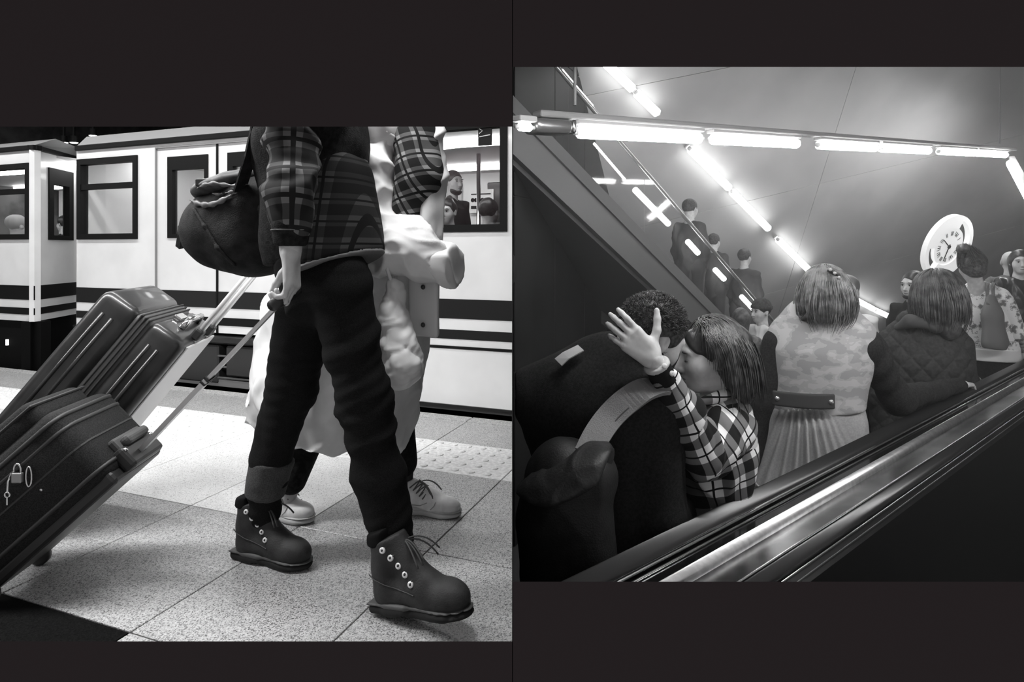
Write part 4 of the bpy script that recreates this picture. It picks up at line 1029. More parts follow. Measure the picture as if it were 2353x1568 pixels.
MB().box((9.2, 1.5, -1.3), (9.3, 14, 4.2)).build('wall_right', mat('hall_side', .08, rough=.9), kind='structure')
# dark cladding wall on the left, running from the partition to the vault
A_, B_ = Vector((.02, 4.5, 0)), P(1497, 575, 9.4); B_.z = 0
wdir = (B_ - A_).normalized(); wn = Vector((wdir.y, -wdir.x, 0))
ML = fr_matrix(A_, wdir, -wn, Zv)
clad = mat('cladding_black', .012, rough=.5, spec=.15, noise=(2, .009, .016))
lw = MB(ML).box((0, .012, -1.2), ((B_ - A_).length, .1, 4.0)).build('wall_left_hall', mat('clad_joint', .01), kind='structure')
for i in range(6):
    L = (B_ - A_).length / 6
    for j in range(4): MB(ML).box((i * L + .004, 0, -1.2 + j * 1.3 + .004), ((i + 1) * L - .004, .012, -1.2 + (j + 1) * 1.3 - .004), .003, 1).build('cladding_panel', clad, lw)
# ------------------------------------------------------------------ tube lamps
tube_e = emit('tube_emit', 38); tube_e2 = emit('tube_emit_far', 9)
fix_m = mat('fixture_grey', .45, rough=.5)
def lamp_row(ends, label, group, r=.032, housing=True, em=None, up=None):
    for i, (a, b) in enumerate(ends):
        a, b = Vector(a), Vector(b); d = (b - a).normalized(); upv = (up or Zv); upv = (upv - d * upv.dot(d)).normalized(); sd_ = d.cross(upv)
        t = empty('tube_lamp', (a + b) / 2, label if isinstance(label, str) else label[i], 'lamp', group)
        MB().tube([a + d * .03, b - d * .03], r, 12).build('tube', em or tube_e, t, smooth=True)
        for e in (a + d * .015, b - d * .015): MB().tube([e - d * .02, e + d * .02], r * .55, 10).build('end_cap', mat('cap_white', .8), t, smooth=True)
        if housing: MB(fr_matrix(a, d, -sd_, upv)).box((0, -.028, r + .004), ((b - a).length, .028, r + .03), .006, 2).build('housing', fix_m, t)
row = [(1322, 1612), (1632, 1835), (1878, 2014), (2022, 2136), (2156, 2240), (2244, 2312)]
def L0(px):
    """points along the lamp row over the escalator: it runs parallel to the handrail"""
    a, b = P(1320, 303, 3.0), P(2320, 357, 7.3); u = (px - CX) / F; k = (u * a.y - a.x) / ((b.x - a.x) - u * (b.y - a.y)); return a + (b - a) * k
names = ['bright tube lamp at the near end of the suspended row', 'second bright tube lamp along the suspended row', 'third bright tube lamp along the suspended row', 'fourth bright tube lamp along the suspended row', 'fifth bright tube lamp along the suspended row', 'last bright tube lamp of the suspended row by the corner']
lamp_row([(L0(a), L0(b)) for a, b in row], names, 'suspended tube lamp row')
# carrier beam above the row, with a round end shoe
a, b = L0(1216), L0(2330); d = (b - a).normalized(); sdv = d.cross(Zv).normalized(); upv = sdv.cross(d)
lb = empty('lamp_rail', a, 'grey carrier rail above the suspended tube lamps', 'lamp rail')
MB(fr_matrix(a, d, -sdv, upv)).box((.05, -.035, .055), ((b - a).length, .035, .09), .01, 2).build('beam', mat('beam_grey', .25, rough=.6), lb)
MB(fr_matrix(a, d, -sdv, upv)).box((.0, -.06, -.02), (.235, .06, .05), .03, 4).build('end_shoe', mat('shoe_steel', .3, rough=.3, metal=.7), lb, smooth=True)
MB(fr_matrix(a, d, -sdv, upv)).box((.235, -.05, -.015), (.262, .05, .05), .01, 2).build('end_ring', chrome, lb, smooth=True)
for k in (.3, 7.05):
    p = a + d * k + upv * .13; MB().tube([p, Vector((p.x, p.y, 4.1))], .008, 8).build('hanger', mat('beam_grey', .25), lb)
# a stub of the next row: bright end left of the beam
s0, s1 = P(1186, 291, 2.62), P(1225, 294, 2.72)
lamp_row([(s0, s1)], 'short bright tube end beside the dark cladding wall', None, r=.018)
# row turning away at the right end
lamp_row([(P(2322, 372, 7.3), P(2375, 470, 6.6))], 'tube lamp turning down past the end of the suspended row', None, r=.05)
# rows lying on the vault above the far escalator
def far(px0, py0, px1, py1, off=.10): return onPi(px0, py0, off), onPi(px1, py1, off)
fr = [(1385, 138, 1456, 207), (1460, 211, 1513, 263), (1584, 341, 1677, 434), (1680, 439, 1767, 527), (1787, 550, 1862, 624)]
lamp_row([far(*q) for q in fr], ['tube lamp high on the vault, topmost of the slanting row', 'tube lamp on the vault just above the suspended row', 'tube lamp on the vault just below the suspended row', 'tube lamp in the middle of the slanting vault row', 'lowest tube lamp of the slanting row behind the coat wearer'], 'slanting lamp row on the vault', r=.046, em=tube_e2, up=-PN)
lamp_row([far(1950, 680, 2008, 711), far(2010, 712, 2044, 728)], ['tube lamp low on the vault behind the coat wearer', 'low tube lamp beside the quilted jacket'], 'low lamp row on the vault', r=.042, em=tube_e2, up=-PN)
lamp_row([(P(1288, 155, 4.9), P(1366, 247, 5.3))], 'thin glowing tube for the glint on the far escalator handrail', None, r=.006, em=tube_e2, up=-PN, housing=False)  # no lamp: a glowing tube paints the glint on the far handrail
# an added, unseen row of fill tubes by the front wall lights the riders' backs
FILL_TUBES = [(Vector((.15 + k * .95, 1.72, 1.78)), Vector((1.05 + k * .95, 1.72, 1.78))) for k in range(4)]
lamp_row(FILL_TUBES, 'added fill tube hung low along the charcoal wall, out of view', 'added fill tubes along the charcoal wall', r=.02, em=emit('tube_emit_fill', 105))
for a, b in FILL_TUBES:
    o_ = [o for o in bpy.data.objects if o.name.startswith('tube_lamp') and o.type == 'EMPTY' and (o.location - (a + b) / 2).length < .01][0]
    MB().box((a.x, 1.66, a.z + .03), (b.x, 2.02, a.z + .045), .004, 1).build('shade', fix_m, o_)  # added fin, out of view, keeps the fill light off the vault
# ------------------------------------------------------------------ the nearer balustrade: profile parts swept along the escalator
def rail(name, prof, m, parent, x0=-.2, x1=9.5, smooth=False, z=0.):
    """prof [(D, z)] swept along the escalator"""
    return MB(HF).prism([(d, h + z) for d, h in prof], x0, x1).build(name, m, parent, smooth, clip=FCL2, clip2=RCL)
def rrect(d0, d1, z0, z1, r=.012, n=4):
    pts = []
    for cx, cz, a0 in ((d1 - r, z1 - r, 0), (d0 + r, z1 - r, 90), (d0 + r, z0 + r, 180), (d1 - r, z0 + r, 270)):
        for k in range(n + 1): a = math.radians(a0 + 90 * k / n); pts.append((cx + r * math.cos(a), cz + r * math.sin(a)))
    return pts
rubber = mat('handrail_rubber', .012, rough=.28, spec=.5)
steel = mat('brushed_steel', .75, rough=.32, metal=1, noise=(40, .65, .8))
dsteel = mat('dark_steel', .30, rough=.25, metal=1, noise=(5, .2, .4))
black_gloss = mat('black_gloss', .006, rough=.12, spec=.5)
hz = CH - .84
bal = empty('escalator_balustrade', Hh(2.0, .9, -.8), 'low black and steel escalator balustrade with two handrails in front of the riders', 'escalator')
rail('handrail', rrect(1.035, 1.115, hz - .03, hz + .006, .016), rubber, bal, smooth=True)
rail('handrail_trim', rrect(1.022, 1.034, hz - .012, hz - .002, .004), chrome, bal)
rail('handrail_trim', rrect(1.008, 1.014, hz - .020, hz - .012, .003), chrome, bal)
rail('dark_groove', [(.965, hz - .05), (1.035, hz - .05), (1.035, hz - .02), (.965, hz - .02)], black_gloss, bal)
rail('guard_tube', rrect(.922, .962, hz - .035, hz + .002, .016), steel, bal, smooth=True)
rail('deck_cover', [(.835, hz - .035), (.925, hz - .035), (.925, hz - .022), (.835, hz - .006)], dsteel, bal)
rail('handrail_trim', rrect(.824, .832, hz - .012, hz - .001, .003), chrome, bal)
rail('handrail', rrect(.772, .822, hz - .04, hz + .004, .015), rubber, bal, smooth=True)
rail('handrail_trim', rrect(.757, .762, hz - .010, hz - .004, .002), chrome, bal)
rail('handrail_trim', rrect(.742, .746, hz - .02, hz - .014, .002), chrome, bal)
rail('inner_panel', [(.735, hz - .03), (.762, hz - .012), (.762, hz - .9), (.715, hz - .9)], mat('panel_black', .007, rough=.3, spec=.3), bal)
rail('outer_panel', [(1.05, hz - .9), (1.09, hz - .9), (1.09, hz - .02), (1.05, hz - .02)], mat('panel_black', .007), bal)
rail('skirt_base', [(.70, -.84), (1.12, -.84), (1.12, -.72), (.70, -.72)], mat('panel_black', .007), bal)
# the treads: the riders' band, and the nearer band at the bottom right
def treads(label, d0, d1, x0, x1, z):
    t = empty('escalator_steps', Hh((x0 + x1) / 2, (d0 + d1) / 2, z), label, 'escalator')
    st = mat('tread_metal', .05, rough=.45, metal=.5)
    n = int((x1 - x0) / .4)
    for i in range(n):
        mb = MB(HF).box((x0 + .4 * i + .003, d0, z - .06), (x0 + .4 * i + .397, d1, z), .003, 1)
        for j in range(18): dd = d0 + (d1 - d0) * (j + .3) / 18; mb.box((x0 + .4 * i + .006, dd, z - .001), (x0 + .4 * i + .394, dd + (d1 - d0) / 40, z + .006))
        if (HF @ Vector((x0 + .4 * i, d0, z))).y < 1.5 or (HF @ Vector((x0 + .4 * i, d1, z))).x < .02: continue
        mb.build('tread', st, t)
    return t
treads('ribbed steel escalator treads under the riders', 1.14, 2.0, .4, 8.0, -.806)
treads('dark ribbed treads of the nearer empty escalator', -.15, .69, 1.8, 6.6, -.806)
# the far balustrade of the riders' escalator
bal2 = empty('escalator_balustrade', Hh(4, 2.1, -.8), 'far steel escalator balustrade glimpsed behind the plaid shirt', 'escalator')
for (d0, d1, z0, z1, m, nm) in ((2.04, 2.12, hz - .03, hz + .01, rubber, 'handrail'), (2.13, 2.17, hz - .03, hz + .0, steel, 'guard_tube'), (2.18, 2.34, hz - .05, hz - .02, steel, 'deck_cover'), (2.36, 2.42, hz - .03, hz + .01, rubber, 'handrail')):
    rail(nm, rrect(d0, d1, z0, z1, .012), m, bal2, x0=2.2, x1=9.2, smooth=True)
rail('inner_panel', [(2.05, -.84), (2.09, -.84), (2.09, hz - .03), (2.05, hz - .03)], dsteel, bal2, x0=2.2, x1=9.2)
rail('outer_panel', [(2.36, -.84), (2.40, -.84), (2.40, hz - .03), (2.36, hz - .03)], dsteel, bal2, x0=2.2, x1=9.2)
# ------------------------------------------------------------------ the far escalator climbing to the upper left behind glass
e0, e1 = P(1800, 765, 7.9), P(1395, 290, 5.2)              # line of its handrail
e1 = e0 + (e1 - e0) * 1.42
ed = (e1 - e0).normalized(); eL = (e1 - e0).length
eside = Vector((ed.y, -ed.x, 0)).normalized()
if eside.y > 0: eside = -eside                            # towards the camera
eup = Vector((0, 0, 1))
esc = empty('escalator', e0 - Vector((0, 0, 1.0)), 'glass sided escalator climbing the vault behind the couple', 'escalator')
MB().tube([e0 + ed * (eL * k / 10) for k in range(11)], .018, 8).build('handrail', mat('rail_grey', .45, rough=.25, metal=.6), esc, smooth=True, clip=RCL)
MB().tube([e0 - eside * .9 + ed * (eL * k / 10) for k in range(11)], .02, 8).build('handrail', rubber, esc, smooth=True, clip=RCL)
gl = glass('escalator_glass', .025, .93, .05)
npan = 5
for k in range(npan):
    a, b = e0 + ed * (eL * k / npan + .01), e0 + ed * (eL * (k + 1) / npan - .01); w = Vector((0, 0, -.62)); th_ = eside * .008
    MB().add([a, b, b + w, a + w, a + th_, b + th_, b + w + th_, a + w + th_], [[0, 1, 2, 3], [7, 6, 5, 4], [0, 4, 5, 1], [1, 5, 6, 2], [2, 6, 7, 3], [3, 7, 4, 0]]).build('glass_panel', gl, esc, clip=RCL)
trus = mat('truss_grey', .09, rough=.5)
dn = Vector((0, 0, -1))
def slab(o0, o1, w0, w1, m, nm, parent):
    """slab along the escalator between heights o0, o1 below the rail and side offsets w0, w1"""
    vs = [e0 + ed * s * eL + dn * o + eside * w for s in (0, 1) for o, w in ((o0, w0), (o0, w1), (o1, w1), (o1, w0))]
    return MB().add(vs, [[0, 1, 2, 3], [7, 6, 5, 4], [0, 4, 5, 1], [1, 5, 6, 2], [2, 6, 7, 3], [3, 7, 4, 0]]).build(nm, m, parent, clip=RCL)
slab(.62, .74, -.02, .05, mat('deck_grey', .10, rough=.8), 'deck_cover', esc)
slab(.74, 1.02, -.02, .03, trus, 'truss_cladding', esc)
slab(.98, 1.06, -.95, -.02, mat('truss_dark', .05), 'step_band', esc)
slab(.62, 1.2, -1.0, -.95, trus, 'far_skirt', esc)
# skirt lamps of that escalator, glowing behind its glass
sk = [(1365, 330, 1436, 413), (1459, 436, 1536, 515), (1580, 555, 1604, 582), (1643, 620, 1664, 642), (1704, 682, 1732, 712)]
def onesc(px, py, off):
    o = e0 + eside * off; n = ed.cross(Zv).normalized(); d = Vector(((px - CX) / F, 1, -(py - HY) / F)); e = Vector((0, 0, CH)); k = (o - e).dot(n) / d.dot(n); return e + d * k
for i, q in enumerate(sk):
    a, b = onesc(q[0], q[1], -.10), onesc(q[2], q[3], -.10)
    MB().tube([a, b], .010 if i == 0 else .028, 8).build('skirt_lamp', emit('skirt_emit', 16), esc, smooth=True)
# ------------------------------------------------------------------ station clock
cc = P(2176, 566, 7.0)
cn = Vector((.40, -1, -.36)).normalized()
clk = empty('clock', cc, 'white round station clock with roman numerals above the riders', 'clock')
upd = Vector((.42, .1, 1)); cu_ = (upd - cn * upd.dot(cn)).normalized(); cr_ = cu_.cross(cn).normalized()
MC = fr_matrix(cc, cr_, cu_, cn)
white_e = mat('clock_white', .9, rough=.4)
RO, RI = .375, .215
def disc(r, z0, z1, n=48): return MB(MC).lathe([(.0001, z0), (r, z0), (r, z1), (.0001, z1)], (0, 0, 0), (0, 0, 1), n)
def ringseg(r0, r1, a0, a1, z0, z1, n=40):
    mb = MB(MC); vs, fs = [], []
    for i in range(n + 1):
        a = math.radians(a0 + (a1 - a0) * i / n)
        for r, z in ((r0, z0), (r1, z0), (r1, z1), (r0, z1)): vs.append((r * math.cos(a), r * math.sin(a), z))
    for i in range(n):
        for k in range(4): fs.append([i * 4 + k, i * 4 + (k + 1) % 4, i * 4 + 4 + (k + 1) % 4, i * 4 + 4 + k])
    fs += [[0, 1, 2, 3], [n * 4 + 3, n * 4 + 2, n * 4 + 1, n * 4]]
    return mb.add(vs, fs)
ce_ = emit('clock_glow', .5)
ringseg(.32, RO, 0, 360, -.03, .03, 64).build('rim', ce_, clk, smooth=False)
ringseg(RI + .005, .322, 98, 208, -.03, .03).build('plate', ce_, clk); ringseg(RI + .005, .322, 268, 388, -.03, .03).build('plate', ce_, clk)
dial = disc(RI + .012, -.02, .02).build('dial', ce_, clk)
inkm = mat('clock_ink', .01, rough=.6)
for h in range(12):
    a = math.radians(90 - 30 * h); c = Vector((math.cos(a), math.sin(a), 0)); t = Vector((-c.y, c.x, 0)); nb = [4, 1, 2, 3, 4, 2, 3, 4, 4, 3, 2, 3][h]
    mb = MB(MC)
    for j in range(nb):
        o = (j - (nb - 1) / 2) * .013; lean = .010 if (nb == 4 and j % 2) else -.004 if nb == 4 else 0
        p0, p1 = c * .135 + t * o, c * .185 + t * (o * 1.15 + lean); p0.z = p1.z = .022
        mb.strip([p0, p1], t, .0055, .003)
    mb.build('numeral', inkm, dial)
def chand(px, py, w, tail=.03):
    e = Vector((0, 0, CH)); dd = Vector(((px - CX) / F, 1, -(py - HY) / F)); k = (cc - e).dot(cn) / dd.dot(cn); p = MC.inverted() @ (e + dd * k); p.z = 0; d_ = p.normalized()
    mb = MB(MC); mb.strip([-d_ * tail + Vector((0, 0, .026)), p * .6 + Vector((0, 0, .026)), p + Vector((0, 0, .026))], Vector((-d_.y, d_.x, 0)), [w, w, w * .5], .004); mb.build('clock_hand', inkm, clk)
chand(2163, 549, .012); chand(2162, 599, .016)
disc(.02, .02, .034, 16).build('hub', inkm, clk)
MB().tube([cc + Vector((.04, .05, 0)), cc + Vector((.714, 1, 0)) * 2.75], .03, 10).build('wall_bracket', mat('beam_grey', .25), clk)

# thin haze hanging in the hall
hz_m = bpy.data.materials.new('hall_haze'); hz_m.use_nodes = True; nt = hz_m.node_tree; nt.nodes.clear()
o_ = nt.nodes.new('ShaderNodeOutputMaterial'); v_ = nt.nodes.new('ShaderNodeVolumeScatter'); v_.inputs['Density'].default_value = .022; v_.inputs['Anisotropy'].default_value = .55
nt.links.new(v_.outputs[0], o_.inputs['Volume'])
HAZE = MB().box((.01, 1.52, -1.19), (9.19, 10.5, 4.09)).build('haze', hz_m, label='thin bright haze hanging in the escalator hall', cat='haze', kind='stuff')
# ================================================================== riders on the escalator
STEP = -.80
hair_mid = mat('hair_brown', .10, rough=.45, spec=.5, noise=(60, .06, .16))
hair_dk = mat('hair_black', .018, rough=.4, spec=.5, noise=(60, .012, .03))
hair_fuzz = mat('hair_short', .045, rough=.6, spec=.35, noise=(80, .02, .08))
hair_red = mat('hair_auburn', .055, rough=.45, spec=.5, noise=(50, .035, .085))
def strands(name, root, c, rad, n, length, m, seed, dirf, r0=.006, gravity=.5, curl=.012, keep=None, seg=6, axes=None, tuck=0.):
    """locks rooted over a head ellipsoid; keep(normal) says where hair grows"""
    rd = random.Random(seed); R, D = [], []; c = Vector(c); ax = axes or (Vector((1, 0, 0)), Vector((0, 1, 0)), Vector((0, 0, 1)))
    while len(R) < n:
        v = Vector((rd.gauss(0, 1), rd.gauss(0, 1), rd.gauss(0, 1))).normalized()
        w = ax[0] * v.x + ax[1] * v.y + ax[2] * v.z
        if keep and not keep(w): continue
        R.append(c + ax[0] * v.x * rad[0] + ax[1] * v.y * rad[1] + ax[2] * v.z * rad[2]); D.append(dirf(w, rd))
    mb = MB(); locks(mb, R, D, length, r0, seg, gravity, curl, seed, hug=(c, [max(rad) * .99] * 3 if axes else [r * 1.0 for r in rad]), tuck=tuck)
    return mb.build(name, m, root, smooth=True)
# ------------------------------------------------------------------ man bent over the kiss
mY = 2.0
man = empty('person', Vector((.30, 2.05, STEP)), 'person in a black jacket with a backpack bending to kiss, seen from behind', 'person')
mf = Vector((.50, .87, 0)).normalized(); mr = Vector((.87, -.50, 0)).normalized()
nkb = P(1415, 825, 2.0); chest = P(1372, 930, 2.02); pel = P(1365, 1300, 2.08)
shR, shL = P(1505, 925, 1.93), P(1225, 905, 2.06)
hcM = P(1500, 772, 1.99); hfM = Vector((.80, .38, -.46)).normalized(); huM = Vector((.42, 0, .85))
bd_ = Sdf(.008); head(bd_, hcM, hfM, huM, 1.10, nkb, .058)
bd_.cone(nkb, chest, .07, .14, .05).cone(chest, pel, .15, .14, .05, flat=.65, axis=mf).cone(chest, shR, .1, .06, .04).cone(chest, shL, .1, .06, .04)
elR, wrR = P(1512, 1180, 1.95), P(1600, 1180, 2.25); elL, wrL = P(1300, 1150, 2.35), P(1480, 1130, 2.45)
bd_.chain([shR, elR, wrR], [.055, .042, .03], .02).chain([shL, elL, wrL], [.055, .042, .03], .02)
hand(bd_, wrR, Vector((.8, .4, .1)), Vector((.4, -.8, 0)), Zv, 1., curl=(.3, .3, .2)); hand(bd_, wrL, Vector((.9, .2, .1)), Vector((.2, -.9, 0)), Zv, 1., curl=(.3, .3, .2))
for s in (-1, 1): bd_.chain([pel + mr * .09 * s, Vector((pel.x, pel.y, -.35)) + mr * .1 * s, Vector((pel.x, pel.y, STEP + .08)) + mr * .11 * s, Vector((pel.x, pel.y, STEP + .04)) + mr * .11 * s + mf * .14], [.085, .055, .038, .035], .03)
soft('body', bd_, skin, man, 1)
jk = Sdf(.008)
jk.cone(P(1395, 855, 2.02), P(1372, 960, 2.02), .135, .20, .06, flat=.62, axis=mf).cone(P(1372, 960, 2.02), P(1368, 1320, 2.06), .205, .20, .06, flat=.68, axis=mf)
jk.cone(P(1420, 850, 2.0), shR, .095, .088, .06).cone(P(1385, 860, 2.04), shL, .095, .092, .06)
jk.ell(P(1335, 930, 1.98), [.21, .10, .13], (mr, mf, Zv), .06)
jk.chain([shR, elR + Vector((.005, 0, .0)), P(1585, 1185, 2.22)], [.092, .080, .055], .03).chain([shL, elL, P(1460, 1130, 2.43)], [.078, .065, .05], .03)
jkt = mat('wool_black', .018, rough=.95, spec=.1, noise=(120, .014, .023), bump=(400, .3))
jk.cut(Vector((.008, 0, 0)), (-1, 0, 0))
soft('jacket', jk, jkt, man, 1, folds=[(14, .006, (1, 1, .7)), (36, .0022, (1, 1, .8))])
cl = Sdf(.006); cl.cone(P(1325, 812, 2.05), P(1395, 795, 1.99), .016, .024, .02).cone(P(1395, 795, 1.99), P(1450, 832, 1.95), .024, .022, .02).cone(P(1450, 832, 1.95), P(1480, 875, 1.94), .022, .014, .02)
soft('collar', cl, mat('collar_grey', .045, rough=.9), man, 1)
MB().strip([P(1283, 833, 1.925), P(1300, 818, 1.93), P(1335, 800, 1.945)], mr, .038, .004).build('reflective_tab', mat('tab_grey', .35, rough=.6), man, label='pale grey tab behind the collar')
tr = Sdf(.012)
for s in (-1, 1): tr.chain([pel + mr * .09 * s, Vector((pel.x, pel.y, -.35)) + mr * .1 * s, Vector((pel.x, pel.y, STEP + .07)) + mr * .11 * s], [.105, .08, .06], .03)
soft('trousers', tr, denim, man, 1)
for s in (-1, 1):
    so = Sdf(.01); q = Vector((pel.x, pel.y, STEP + .045)) + mr * .11 * s; so.cone(q - mf * .04, q + mf * .16, .045, .042, .02).cut(Vector((0, 0, STEP + .006)), -Zv); soft('shoe', so, sole_m, man, 1)
f, u, r = frame(hfM, huM); hr = Sdf(.006)
hr.ell(hcM + (f * -.018 + u * .034) * 1.06, [.094, .110, .098], (r, f, u), .02).ell(hcM + f * -.055 - u * .035, [.072, .056, .078], (r, f, u), .03)
hr.cut(hcM + f * .062 + u * .02, f - u * .55, .01); hr.ell(hcM - f * .010 - u * .012 + r * .095, [.026, .022, .032], (r, f, u), .006, 's')
hm = soft('hair', hr, hair_fuzz, man, 1, folds=[(90, .0035, (1, 1, 1))])
def fz_keep(w): return w.dot(f) < (.25 if w.dot(u) < .3 else .45) and not (abs(w.dot(r)) > .8 and w.dot(u) < .1 and w.dot(f) > -.45) and w.dot(u) > -.72
strands('hair_tuft', hm, hcM + f * -.018 + u * .03, (.096, .112, .100), 3200, .015, hair_fuzz, 5, lambda w, rd: (w * .8 + Vector((rd.gauss(0, .4), rd.gauss(0, .4), rd.gauss(0, .4))) + f * .2), .0016, .1, .004, fz_keep, 2, (r, f, u))
# ---- backpack
bp = empty('backpack', P(1290, 1330, 1.80), 'dark backpack with a wide grey strap on the bent back', 'backpack')
bpm = mat('backpack_black', .010, rough=.55, spec=.3, noise=(20, .007, .013), bump=(200, .2))
bp_ = Sdf(.007); bp_.cone(P(1295, 1120, 1.80), P(1300, 1330, 1.80), .135, .150, .05, flat=.72, axis=mf).ell(P(1322, 1085, 1.81), [.125, .075, .06], (mr, mf, Zv), .05)
bp_.cut(Vector((.012, 0, 0)), (-1, 0, 0)); bp_.cut(Vector((0, 1.55, 0)), (0, -1, 0))
soft('bag_body', bp_, bpm, bp, 1, folds=[(12, .008, (1, 1, 1)), (13, -.020, (1.2, 1, .5))])
fa = (Vector((.86, -.25, .46)).normalized()); fc_ = Vector((-.42, -.35, .9)); fc_ = (fc_ - fa * fc_.dot(fa)).normalized(); fb_ = fc_.cross(fa)
zs = Sdf(.006); zs.ell(P(1290, 1085, 1.74), [.145, .105, .030], (fa, fb_, fc_), .03).cone(P(1388, 1040, 1.76), P(1395, 1085, 1.75), .022, .018, .03)
zs.cut(Vector((.012, 0, 0)), (-1, 0, 0)).cut(Vector((0, 1.55, 0)), (0, -1, 0))
soft('top_flap', zs, mat('flap_grey', .016, rough=.5, spec=.4, bump=(150, .2)), bp, 1, folds=[(17, -.026, (.5, 1, 1.6)), (40, -.006, (1, 1, 1))])
sp = [P(1350, 1045, 1.75), P(1372, 1000, 1.785), P(1402, 958, 1.815), P(1440, 922, 1.825), P(1488, 893, 1.835), P(1532, 893, 1.87), P(1552, 925, 1.95), P(1548, 985, 2.03)]
wd_ = [Vector((.75, 0, .5))] * 3 + [Vector((.65, .2, .55)), Vector((.5, .7, .3)), Vector((.2, .95, .0)), Vector((.1, 1, 0)), Vector((.1, 1, 0))]
def smooth_path(pts, n=5):
    out = []
    for i in range(len(pts) - 1):
        p0, p1, p2, p3 = pts[max(i - 1, 0)], pts[i], pts[i + 1], pts[min(i + 2, len(pts) - 1)]
        for k in range(n):
            t = k / n; out.append(.5 * ((2 * p1) + (p2 - p0) * t + (2 * p0 - 5 * p1 + 4 * p2 - p3) * t * t + (3 * p1 - p0 - 3 * p2 + p3) * t ** 3))
    return out + [pts[-1]]
nr_ = [Vector((-.1, -.85, .5))] * 4 + [Vector((0, -.55, .85)), Vector((.25, -.15, 1)), Vector((.8, .2, .6)), Vector((1, .3, .1))]
sp, nr_ = smooth_path(sp), smooth_path(nr_)
wd_ = [(sp[min(i + 1, len(sp) - 1)] - sp[max(i - 1, 0)]).cross(nr_[i]).normalized() for i in range(len(sp))]
stp = MB().strip(sp, wd_, .078, .012).build('shoulder_strap', mat('strap_canvas', .17, rough=.8, bump=(300, .3)), bp)
MB().strip([p + Vector((.012, -.012, -.012)) for p in sp[5:26]], wd_[5:26], .004, .006).build('strap_stitching', mat('stitch_dark', .03), stp)
# ------------------------------------------------------------------ woman in the plaid shirt
wom = empty('person', Vector((.72, 2.15, STEP)), 'person with dark bobbed hair and plaid flannel shirt being kissed, eyes closed', 'person')
wY = 2.10; hcW = P(1632, 818, wY); hfW = Vector((-.98, .06, -.10)).normalized(); huW = Vector((.02, .0, 1)); sW = 1.06
nkW = P(1650, 940, wY + .03); chW = P(1660, 1010, wY + .04); peW = P(1625, 1290, wY + .10)
shW, elW, wrW = P(1672, 985, wY - .05), P(1618, 1050, wY - .14), P(1502, 826, wY - .27)
bd_ = Sdf(.0055); head(bd_, hcW, hfW, huW, sW, nkW, .046)
bd_.cone(nkW, chW, .055, .11, .04).cone(chW, peW, .12, .12, .05, flat=.75, axis=hfW)
bd_.chain([shW, elW, wrW], [.05, .04, .027], .02)
sh2, el2, wr2 = P(1650, 985, wY + .2), P(1560, 1060, wY + .26), P(1450, 900, wY + .2)
bd_.chain([sh2, el2, wr2], [.05, .04, .027], .02)
for s in (-1, 1): bd_.chain([peW + Vector((0, .08 * s, 0)), Vector((peW.x, peW.y + .09 * s, -.4)), Vector((peW.x, peW.y + .09 * s, STEP + .08)), Vector((peW.x - .13, peW.y + .09 * s, STEP + .04))], [.085, .055, .036, .033], .03)
Va, Qa = bd_.net(); Va = relax(Va, Qa, 1)
hd = Sdf(.0032); hW = Vector((-.74, .02, .67)).normalized()
hd.cone(elW + (wrW - elW) * .75, wrW, .030, .025, .01)
hand(hd, wrW, hW, Vector((0, 1, .0)), Vector((.67, 0, .74)), 1.08, curls=[(.15, .45, .4), (.25, .45, .4), (.3, .5, .4), (.4, .5, .4)], thumb_out=.72, thumb_in=.12, spread=.075)
hand(hd, wr2, Vector((-.6, -.3, .7)), Vector((-.2, -1, 0)), Zv, .95, curl=(.3, .4, .3))
Vb, Qb = hd.net(); Vb = relax(Vb, Qb, 1)
to_mesh('body', np.concatenate([Va, Vb]), np.concatenate([Qa, Qb + len(Va)]), mat('skin_pale', .56, rough=.5, spec=.3, noise=(40, .53, .60)), wom)
face_bits(wom, hcW, hfW, huW, sW, closed=True)
f, u, r = frame(hfW, huW); hr = Sdf(.006)
hr.ell(hcW + (f * -.022 + u * .036) * sW, [.090, .104, .092], (r, f, u), .02)
hr.cone(hcW - f * .06 + u * .02, hcW - f * .075 - u * .13, .082, .060, .04, flat=.9, axis=r)
hr.cone(hcW - f * .045 - u * .03 - r * .045, hcW - f * .06 - u * .13 - r * .04, .045, .03, .03).cone(hcW + f * .062 + u * .075 - r * .02, hcW + f * .070 + u * .015 - r * .066, .026, .012, .02)
hr.cut(hcW + f * .075 + u * .04, f - u * .75, .012); hr.ell(hcW - f * .012 - u * .025 - r * .095, [.03, .022, .036], (r, f, u), .01, 's')
hm = soft('hair', hr, hair_dk, wom, 1, folds=[(60, .003, (1, 1, .4))])
strands('hair_lock', hm, hcW + f * -.022 + u * .036, (.093, .107, .095), 1300, .20, mat('hair_black_sheen', .03, rough=.35, spec=.6, noise=(30, .012, .08)), 8, lambda w, rd: (-f * (.42 + .7 * max(w.dot(f), 0)) - u * (.55 - .4 * max(w.dot(f), 0)) + w * .25 + Vector((rd.gauss(0, .1), rd.gauss(0, .1), rd.gauss(0, .08)))), .0026, 1.9, .007, lambda w: w.dot(u) > (.0 if w.dot(f) < .1 else .42) and w.dot(f) < .55, 7, (r, f, u))
plw = plaid('plaid_flannel', .16, .010, .80, 11.0, 11.0, .44, .06)
st = Sdf(.006); st.cone(P(1655, 965, wY + .04), P(1650, 1040, wY + .05), .12, .155, .05, flat=.75, axis=hfW).cone(P(1650, 1040, wY + .05), P(1622, 1300, wY + .09), .155, .160, .05, flat=.75, axis=hfW)
st.cone(P(1640, 935, wY + .02), P(1675, 965, wY - .02), .06, .075, .04)
